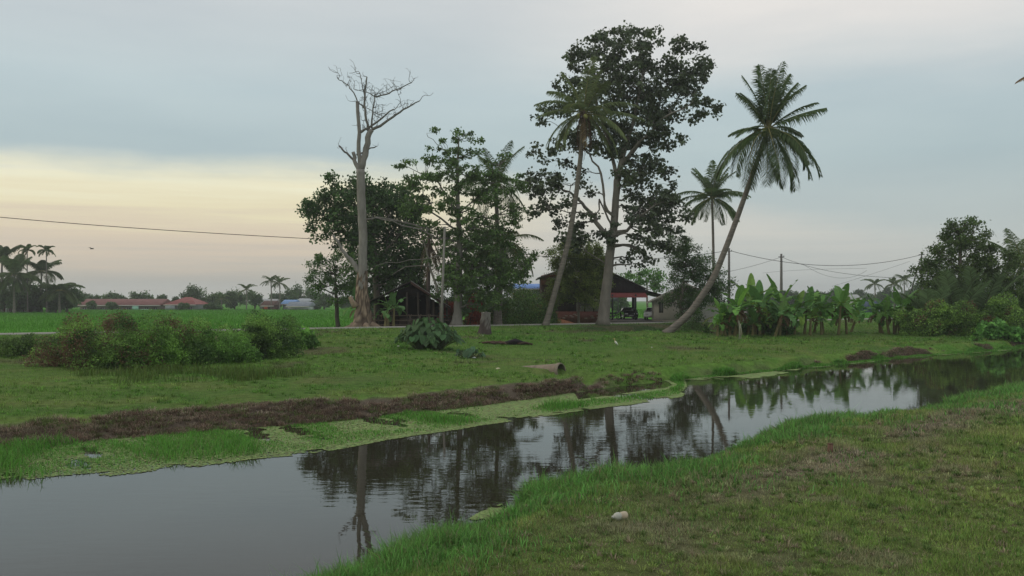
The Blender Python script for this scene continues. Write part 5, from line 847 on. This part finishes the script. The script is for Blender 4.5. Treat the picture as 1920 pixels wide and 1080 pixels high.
# ---------------------------------------------------------------- small things
def mound():
    b = gd(1046, 101); m = MB(); n, k = 24, 8; v = []; w_, h = 5.2, .78
    for j in range(k+1):
        r = j/k
        for i in range(n): a = i*2*PI/n; q = 1+.12*math.sin(3*a)+.08*math.sin(7*a+1); v.append((b[0]+math.cos(a)*r*w_/2*q+.4*(1-r), b[1]+math.sin(a)*r*1.3*q, b[2]+h*(1-r**1.3)+R.uniform(-.03, .03)*(r > 0)-.05))
    i = np.arange(n)[None]; r = np.arange(k)[:, None]*n; m.add(v, np.stack([r+i, r+n+i, r+n+(i+1) % n, r+(i+1) % n], -1).reshape(-1, 4), (.36, .16, .085)); tag(m.build('sand_pile', M_GROUND, org=tuple(b), smooth_=True), 'pile of orange earth on the road edge in front of the brick wall', 'sand pile')
mound()
def stump():
    b = gp(908, 628, 30); rng = np.random.default_rng(4); root = thing('tree_stump', 'short grey tree stump standing alone on the grass', 'tree stump', tuple(b)); m = MB(); n = 18; a = np.linspace(0, 2*PI, n, endpoint=False); v = []; c = []; px = b[1]/F
    hs = np.linspace(0, 1, 9)
    for z in hs: r = np.interp(z, [0, .15, .5, 1], [.62, .50, .40, .36])*(1+.12*np.sin(5*a+z*2)+.06*rng.normal(size=n)); v.append(np.stack([b[0]+.12*z+r*np.cos(a), b[1]+r*np.sin(a)*.8, b[2]-.08+1.85*z+0*a+.04*rng.normal(size=n)*(z > .9)], 1)); c.append(np.where(z+.15*rng.normal(size=n)[:, None] > .55, np.array((.20, .18, .165)), np.array((.085, .065, .06))))
    i = np.arange(n)[None]; r = np.arange(8)[:, None]*n; m.add(np.vstack(v), np.stack([r+i, r+(i+1) % n, r+n+(i+1) % n, r+n+i], -1).reshape(-1, 4), np.vstack(c)); m.build('bark', M_BARK, root, smooth_=True)
    t = MB(); top = v[-1].mean(0)+np.array([0, 0, .01]); t.add(np.vstack([v[-1], top]), [(n, j, (j+1) % n) for j in range(n)], (.30, .27, .23)); t.build('cut_face', M_WOOD, root)
stump()
def burnt_log():
    b = gp(940, 646, 30); m = MB(); rng = np.random.default_rng(2); Z = lambda x, y: H(x, y)+.08
    for i in range(26):
        x = b[0]+rng.uniform(-1.5, 1.2); y = b[1]+rng.uniform(-.5, .5); L = rng.uniform(.3, 1.0); a = rng.uniform(-.4, .4); m.tube([(x, y, Z(x, y)), (x+L*.5, y+a*.3, Z(x, y)+.07), (x+L, y+a*.6, Z(x+L, y))], rng.uniform(.03, .07), np.array((.11, .07, .055))*rng.uniform(.5, 1.3), n=5, wob=.2)
    m.tube([(b[0]+.2, b[1], Z(b[0], b[1])), (b[0]+.9, b[1]-.1, Z(b[0]+.9, b[1])+.12), (b[0]+1.5, b[1]-.05, Z(b[0]+1.5, b[1])+.02)], [.08, .20, .10], (.03, .026, .028), n=9, wob=.15); tag(m.build('burnt_log', M_BARK, org=tuple(b)), 'charred log and twigs lying on the grass below the stump', 'log')
burnt_log()
def pipe():
    g = gp(1053, 694, 20); b = np.array([g[0], g[1], 0.0]); d = b[1]; c0 = W(1052, 696, d); r = .36; root = thing('drain_pipe', 'round concrete drain pipe sticking out of the far bank above the water', 'pipe', tuple(c0)); a = np.linspace(0, 2*PI, 25)[:-1]; ax = np.array([-.80, .58, -.10]); ax /= np.linalg.norm(ax); s_ = np.cross(ax, [0, 0, 1]); s_ /= np.linalg.norm(s_); u = np.cross(s_, ax)
    ring_ = lambda t, rr: c0+ax*t+rr*(np.cos(a)[:, None]*s_+np.sin(a)[:, None]*u); v = np.vstack([ring_(2.4, r-.05), ring_(0, r-.05), ring_(-.04, r), ring_(.0, r+.03), ring_(.14, r+.03), ring_(.16, r), ring_(2.4, r)]); i = np.arange(24)[None]; q = np.arange(6)[:, None]*24; m = MB()
    cc = np.vstack([np.tile(np.array(k), (24, 1)) for k in ((.05, .045, .035), (.10, .095, .07), (.26, .22, .17), (.27, .23, .18), (.26, .22, .17), (.27, .22, .17), (.25, .21, .16))]); m.add(v, np.stack([q+i, q+(i+1) % 24, q+24+(i+1) % 24, q+24+i], -1).reshape(-1, 4), cc); m.build('pipe', M_STONE, root, smooth_=True)
    k = MB(); v = np.vstack([ring_(2.3, r-.05), c0+ax*2.3]); k.add(v, [(24, j, (j+1) % 24) for j in range(24)], (.01, .01, .01)); k.build('bore_end', M_STONE, root)  # near-black disc closing the bore deep inside the pipe
pipe()
def egret():
    b = gp(1154, 650.5, 30); root = thing('egret', 'white cattle egret with buff head standing upright on the grass', 'egret', tuple(b)); o = b; Wt = (.78, .77, .72)
    m = MB(); c = np.array([(.14, 0, .13), (.10, 0, .19), (.05, 0, .26), (.0, 0, .33), (-.035, 0, .37), (-.05, 0, .41), (-.048, 0, .45), (-.05, 0, .49), (-.06, 0, .525), (-.075, 0, .535), (-.10, 0, .53)]); rr = [.012, .04, .068, .065, .038, .024, .020, .020, .028, .027, .012]
    col = np.array([Wt]*4+[(.75, .70, .55)]+[(.72, .52, .28)]*6); m.tube(c+o, rr, col, n=12); bd = m.build('body', M_FEATH, root, smooth_=True)
    k = MB(); k.tube(np.array([(-.10, 0, .53), (-.135, 0, .525), (-.165, 0, .518)])+o, [.011, .007, .002], (.72, .50, .08), n=6); k.build('bill', M_PLAST, root)
    for s in (-1, 1):
        w_ = MB(); w_.tube(np.array([(.0, s*.055, .33), (.06, s*.062, .26), (.12, s*.045, .18), (.19, s*.012, .10)])+o, [.02, .038, .032, .006], Wt, n=8); w_.build('wing', M_FEATH, root, smooth_=True)
        l = MB(); l.tube(np.array([(.05, s*.025, .22), (.06, s*.025, .13), (.035, s*.025, .0), (.0, s*.025, .004)])+o, [.016, .008, .007, .005], (.12, .11, .07), n=5); l.build('leg', M_PLAST, root)
        e = MB(); e.tube(np.array([(-.082, s*.024, .54), (-.082, s*.029, .54)])+o, [.006, .004], (.02, .02, .02), n=6); e.build('eye', M_GLASS, root)
egret()
def bottle():
    b = gp(1163, 976, 6); root = thing('plastic_bottle', 'dirty cream plastic jerry bottle lying on the worn grass', 'bottle', tuple(b)); o = b+np.array([0, 0, .062]); m = MB(); ax = np.array([.90, .35, .03]); pr = [(-.115, .022), (-.108, .034), (-.085, .052), (-.05, .062), (-.02, .061), (-.005, .052), (.01, .051), (.02, .061), (.06, .064), (.095, .062), (.11, .052), (.112, .01)]
    m.tube([o+ax*t for t, r in pr], [r for t, r in pr], np.array([(.50, .49, .42)]*6+[(.52, .42, .30)]*6), n=18); m.build('body', M_PLAST, root, smooth_=True); k = MB(); k.tube([o-ax*.115, o-ax*.140], [.024, .023], (.55, .54, .48), n=12); k.build('cap', M_PLAST, root)
bottle()
b = gp(1557, 848, 6); m = MB(); m.box(b[0]-.045, b[0]+.045, b[1]-.04, b[1]+.04, b[2]-.05, b[2]+.17, (.20, .115, .085)); m.box(b[0]-.05, b[0]+.05, b[1]-.045, b[1]+.045, b[2]+.172, b[2]+.187, (.17, .10, .075)); tag(m.build('marker_peg', M_WOOD, org=tuple(b)), 'short reddish wooden peg stuck in the near bank grass', 'peg')
def litter(name, label, px, py, s, c, flat=.3, d0=20):
    b = gp(px, py, d0); rng = np.random.default_rng(int(px)); m = MB(); n = 9; a = np.linspace(0, 2*PI, n, endpoint=False); v = [[b[0]+math.cos(t)*s*rng.uniform(.6, 1.2), b[1]+math.sin(t)*s*.6, b[2]+.05+s*flat*rng.uniform(0, 1)] for t in a]; v.append([b[0], b[1], b[2]+.06+s*flat*1.3]); m.add(v, [(n, i, (i+1) % n) for i in range(n)], c); m.add(np.array(v)-np.array([0, 0, .02]), [(n, (i+1) % n, i) for i in range(n)], c); tag(m.build(name, M_PLAST, org=tuple(b)), label, name.replace('_', ' '))
litter('plastic_scrap', 'crumpled yellowish white plastic scrap on the bank left of the pipe', 934, 693.5, .11, (.66, .62, .42)); litter('paper_scrap', 'white paper scrap below the small taro plant', 889, 673, .12, (.62, .64, .64)); litter('paper_scrap', 'tiny white scrap on the grass between pipe and egret', 1078, 668, .07, (.68, .68, .65)); litter('paper_scrap', 'tiny white scrap on the grass right of the egret', 1222, 653, .07, (.66, .66, .64)); litter('paper_scrap', 'small white scrap lying left of the big taro plant', 747, 651, .10, (.60, .6, .5)); litter('paper_scrap', 'little white scrap at the foot of the stump', 905, 630, .07, (.66, .66, .64)); litter('paper_scrap', 'tiny pale scrap on top of the drain pipe bank', 1031, 687, .05, (.6, .6, .52))
for i, (x, y, l) in enumerate(((1386, 637, 'pale thin bamboo stake in the grass right of the leaning palm, left one'), (1389, 637, 'pale thin bamboo stake beside the other one, right one'))):
    b = gp(x, y, 40); m = MB(); k = b[1]/F; m.tube([b-np.array([0, 0, .1]), b+np.array([.02, 0, 32*k*.6]), b+np.array([-.02, 0, (36-i*6)*k])], [.035, .03, .02], (.42, .44, .34), n=6); tag(m.build('bamboo_stake', M_WOOD, org=tuple(b)), l, 'stake')
def flybird():
    o = W(172, 466.5, 120); root = thing('flying_bird', 'small dark bird flying over the rice field', 'bird', tuple(o)); m = MB(); m.tube(np.array([(-.28, 0, -.02), (-.12, 0, 0), (.05, 0, .02), (.2, 0, .0), (.3, 0, -.02)])+o, [.01, .06, .075, .05, .01], (.05, .045, .045), n=8); m.build('body', M_FEATH, root)
    for s in (-1, 1): w_ = MB(); w_.poly([o+np.array(q) for q in ((.12, s*.04, .03), (.02, s*.45, .16), (-.12, s*.75, .10), (-.06, s*.4, .10), (-.08, s*.04, .02))], (.05, .045, .045), (0, 0, .012)); w_.build('wing', M_FEATH, root)
flybird()
# ---------------------------------------------------------------- poles and wires
def pole(label, px, ytop, d, r=.14):
    b = gd(px, d); t = W(px, ytop, d); root = thing('utility_pole', label, 'utility pole', tuple(b), 'utility poles along the road'); m = MB(); m.tube([b-np.array([0, 0, .2]), (b+t)/2, t], [r*1.2, r, r*.75], (.20, .19, .175), n=8); m.build('shaft', M_STONE, root)
    c = MB(); c.tube([t+np.array([-.35, 0, -.35]), t+np.array([.35, 0, -.35])], .04, (.12, .12, .12), n=5); c.tube([t+np.array([.28, 0, -.35]), t+np.array([.28, 0, -.2])], .05, (.3, .3, .3), n=6); c.build('bracket', M_METAL, root); return t-np.array([0, 0, .35])
t1 = pole('concrete utility pole just right of the leaning palm', 1367, 465, 98, .15); t2 = pole('concrete utility pole rising from the left banana clump', 1465, 476, 104, .17); t3 = pole('thin utility pole with slanting strut at the left edge of the thicket', 1728, 472, 108, .12)
b = gd(1690, 104); m = MB(); m.tube([gd(1692, 106), W(1727, 482, 107.8)], [.09, .07], (.10, .095, .09), n=6); tag(m.build('pole_strut', M_WOOD, org=tuple(b)), 'slanting strut leaning against the thin pole at the thicket', 'strut')
def wire(label, pts, r=.022, c=(.03, .03, .03)):
    q = np.array([p if len(p) == 3 and isinstance(p, np.ndarray) else W(*p) for p in pts]); k = len(q)
    # parabola through three given points in each axis
    t = np.linspace(0, 1, 29)[:, None]
    if k == 3: P = q[0]*(2*(t-.5)*(t-1))+q[1]*(4*t*(1-t))+q[2]*(2*t*(t-.5))
    else: P = q[0]+(q[1]-q[0])*t
    m = MB(); m.tube(P, r, c, n=5, cap=False); o = tuple(P[0]); tag(m.build('power_line', M_PAINT, org=o), label, 'cable', 'overhead cables')
wire('long sagging cable crossing the left sky to the dead tree', [(-300, 372, 70), (230, 426, 79), (900, 462, 90)], .03)
wire('cable between the silk cotton tree and the timber house', [(900, 462, 90), (1130, 487, 94), (1366, 470, 98)], .026)
wire('long sagging cable from the first pole to the thicket pole', [t1+np.array([.3, 0, 0]), (1560, 498, 103), t3], .028); wire('lower cable from the middle pole sagging right to the thicket', [t2, (1600, 515, 103), (1790, 520, 104)], .02); wire('cable between the left pole and the middle pole', [(1300, 520, 96), (1390, 504, 99), t2], .018)
wire('thin drop cable sagging deeply right of the middle pole', [(1505, 495, 104), (1570, 521, 104), (1625, 507, 105)], .014); wire('faint straight cable rising right to the thicket pole', [(1560, 537, 105), (1640, 512, 106), (1706, 490, 107)], .012); wire('faint cable dipping left of the first pole', [(1356, 472, 97), (1361, 477, 97.5), (1367, 476, 98)], .02)
wire('thin level cable behind the middle pole', [(1430, 512, 120), (1510, 506, 120), (1625, 503, 120)], .012)
# ---------------------------------------------------------------- far tree line
def far_trees():
    rng = np.random.default_rng(77)
    def ft(px, ytop, wpx, d, lab, seed, c1=(.045, .075, .035), c2=(.07, .11, .05), name='distant_tree', group='trees beyond the rice field', low=.06):
        b = gd(px, d); s = d/F; h = EYE-(ytop-HY)*s-b[2]; wd = wpx*s*1.3; root = thing(name, lab, 'tree', tuple(b), group); t = MB(); t.tube([b, b+np.array([0, 0, h*.35]), b+np.array([.2, 0, h*.75])], [.3, .24, .08], (.12, .10, .08), n=6)
        r = np.random.default_rng(seed); n = 22; C = b+np.array([0, 0, h*(1+low)/2])+unit(n, r)*r.uniform(.3, .95, (n, 1))*np.array([wd*.40, wd*.35, h*(1-low)/2*.85])
        for q in C[:8]: t.tube(bez(b+np.array([0, 0, h*.35]), q, .1, 4, r), [.12, .09, .06, .03], (.12, .10, .08), n=4, cap=False)
        t.build('trunk', M_BARK, root); m = MB(); crown_leaves(m, C, 150, min(wd, h)*.22, .58, .7, np.array(c1), np.array(c2), r, .8, .2); m.build('crown', M_LEAF, root)
    n = 0
    spec = [(163, 548, 44, 280), (152, 556, 30, 275), (215, 545, 46, 280), (262, 547, 44, 280), (303, 551, 22, 275), (330, 554, 16, 285), (362, 536, 38, 278), (385, 556, 26, 275), (405, 543, 44, 272), (440, 540, 40, 275), (478, 545, 34, 285), (560, 530, 60, 300), (590, 540, 44, 290), (545, 545, 30, 292), (608, 552, 34, 272), (650, 555, 30, 276), (690, 560, 30, 280), (345, 568, 22, 254), (172, 565, 16, 256), (210, 566, 18, 255), (395, 570, 40, 256), (590, 565, 34, 268), (520, 548, 26, 300)]
    labs = ['far rounded tree above the left end of the long red roof', 'far low tree beside the left palm grove', 'far spreading tree above the middle left of the long red roof', 'far flat topped tree above the right half of the long red roof', 'small far tree above the right end of the long red roof', 'smallest far tree above the red hipped roof', 'far tall tree just right of the red hipped roof', 'far low tree in the gap right of the tall far tree', 'far broad tree left of the single far palm', 'far tree behind the single palm in the field edge', 'far tree left of the grey roofed house', 'tall broad far tree above the white bungalow', 'far tree filling the right side behind the white bungalow', 'far tree between the two thin palms and the bungalow', 'far low tree just left of the mango tree', 'far low tree seen right under the mango tree crown', 'far low tree behind the dead tree base', 'dark shrub like tree in front of the hipped roof', 'small dark tree in front of the long roof, left one', 'small dark tree in front of the long roof, middle one', 'low dark scrub tree right of the hipped roof house', 'low tree at the right gable of the white bungalow', 'far tree right behind the two thin palms']
    for i, (x, y, w_, d) in enumerate(spec): ft(x, y, w_, d, labs[i], 200+i)
    for i in range(24):
        x = -30+i*14 if i < 0 else 1440+i*14; y = 545+6*math.sin(i*1.9)+rng.uniform(-4, 4); ft(x, y, rng.uniform(20, 36), rng.uniform(285, 330), 'small hazy tree in the far tree line at right, %s from its left end' % (ORD[i] if i < 20 else ['twenty first', 'twenty second', 'twenty third', 'twenty fourth'][i-20]), 260+i, c1=(.05, .07, .05), c2=(.07, .10, .06))
    ft(1720, 525, 40, 230, 'rounded grey green tree between the strut and the thicket', 290); ft(1160, 556, 30, 190, 'low tree behind the car porch', 291); ft(1130, 548, 40, 180, 'low dark tree behind the timber house', 292); ft(1030, 545, 30, 190, 'low tree behind the blue roof', 293); ft(990, 540, 50, 150, 'leafy tree behind the blue roof building', 294, c1=(.05, .09, .035), c2=(.08, .13, .045)); ft(1390, 560, 40, 170, 'low tree behind the left banana clump', 295); ft(870, 555, 90, 160, 'broad low tree behind the silk cotton trunk', 296); ft(770, 545, 70, 150, 'broad low tree behind the open shed', 297); ft(700, 550, 50, 140, 'broad low tree behind the banana plants at the dead tree', 298)
    # far palms
    rr = np.random.default_rng(5)
    fp = [(508, 524, 262, 'left one of two thin far palms left of the bungalow'), (524, 527, 262, 'right one of two thin far palms left of the bungalow'), (462, 540, 268, 'single low far palm at the field edge'), (415, 558, 258, 'far palm with low fronds at the field edge left of the single palm'), (1640, 530, 250, 'left palm of the three above the right banana clump'), (1676, 530, 240, 'middle palm of the three above the right banana clump'), (1695, 521, 250, 'right thin palm of the three, beside the strut')]
    for i, (x, y, d, l) in enumerate(fp): palm('distant_palm', l, [(x, 583), (x+1, (583+y)/2), (x, y+3)], (.2, .14), d, ring(7, .9, 1.0, 3.4, rr)+ring(8, .0, 1.2, 3.4, rr), 300+i, split=False, nl=16, ll=1.0, lw=.2, sides=5, group='far palms')
    # left grove
    gr = [(27, 515, 195, ring(7, 1.2, .7, 5.6, rr)+ring(9, .3, 1.1, 5.6, rr)+ring(8, -.4, .9, 5.4, rr), 'biggest coconut palm of the left grove with pale trunk'), (78, 510, 205, ring(8, 1.1, .9, 5, rr)+ring(8, .2, 1.2, 5, rr), 'coconut palm right behind the two slim areca palms'), (112, 545, 200, ring(8, .9, 1.2, 5, rr)+ring(8, 0, 1.1, 5, rr), 'low coconut palm at the right side of the left grove'), (4, 485, 205, ring(8, 1.1, .8, 5, rr)+ring(8, .1, 1.1, 5, rr), 'coconut palm at the very left edge of the photo')]
    for i, (x, y, d, f, l) in enumerate(gr): palm('coconut_palm', l, [(x, 586), (x-1, (583+y)/2), (x, y)], (.3, .2), d, f, 320+i, split=False, nl=44, ll=1.5, lw=.2, sides=6, group='coconut palms of the left grove')
    for i, (x, y, l) in enumerate(((51, 470, 'slim areca palm with compact crown, left of the pair'), (87, 470, 'slim areca palm with compact crown, right of the pair'))): palm('areca_palm', l, [(x+1, 586), (x, 530), (x, y)], (.16, .12), 200, ring(6, 1.2, 1.4, 2.2, rr)+ring(7, .5, 1.8, 2.3, rr)+ring(3, 0, 1.5, 2.2, rr), 330+i, split=False, nl=16, ll=1.3, lw=.22, sides=6, group='slim areca palms of the left grove')
    for i, (x, y, w_, l) in enumerate(((-10, 512, 70, 'dark tree at the left end of the left grove'), (45, 515, 80, 'dark tree under the areca palms'), (95, 528, 70, 'dark bushy tree right of the areca palms'), (126, 530, 44, 'bright green tree at the right end of the left grove'), (60, 560, 60, 'bright green low tree in the middle of the left grove'), (105, 555, 34, 'light green bush at the right foot of the left grove'), (20, 540, 60, 'low dark tree under the biggest palm'))): ft(x, y, w_, 210-i*1.5, l, 340+i, c1=(.035, .06, .025), c2=(.055, .10, .035), group='trees of the left grove', low=.05)
far_trees()
def edge_palm():
    rng = np.random.default_rng(15); b = gd(2035, 42); root = thing('coconut_palm', 'dry brown frond tip poking in at the upper right edge of the photo', 'palm tree', tuple(b)); top = W(2020, 132, 42); t = MB(); t.tube([b, (b+top)/2+np.array([.3, 0, 0]), top], [.3, .22, .18], (.2, .18, .15), n=8); t.build('trunk', M_PBARK, root, smooth_=True)
    for i in range(14):
        a = -.9+i*.22 if i < 9 else i*.6; frond_mesh(top, a, .9-.1*i, 1.0, 2.4, rng, (.05, .08, .03), 30, .7, .06).build('frond', M_LEAF, root)
    frond_mesh(top+np.array([-.1, 0, .1]), PI, .1, .7, 3.15, rng, (.20, .11, .05), 34, .55, .06, .9, petc=(.2, .12, .06)).build('dry_frond', M_LEAF, root)
edge_palm()
# ---------------------------------------------------------------- air
def haze():
    me = MB(); me.box(-1700, 1700, -1700, 2200, -2.6, 33.0, (1, 1, 1)); m = bpy.data.materials.new('haze_air'); m.use_nodes = True
    t = m.node_tree; t.nodes.clear(); v = mk(t, 'ShaderNodeVolumePrincipled'); v.inputs['Color'].default_value = (.93, .95, .97, 1); v.inputs['Density'].default_value = .00045
    v.inputs['Anisotropy'].default_value = .2
    o = mk(t, 'ShaderNodeOutputMaterial'); t.links.new(v.outputs[0], o.inputs['Volume']); h = me.build('haze', m); tag(h, 'thin pale evening haze over the fields', 'haze', kind='stuff')
haze()
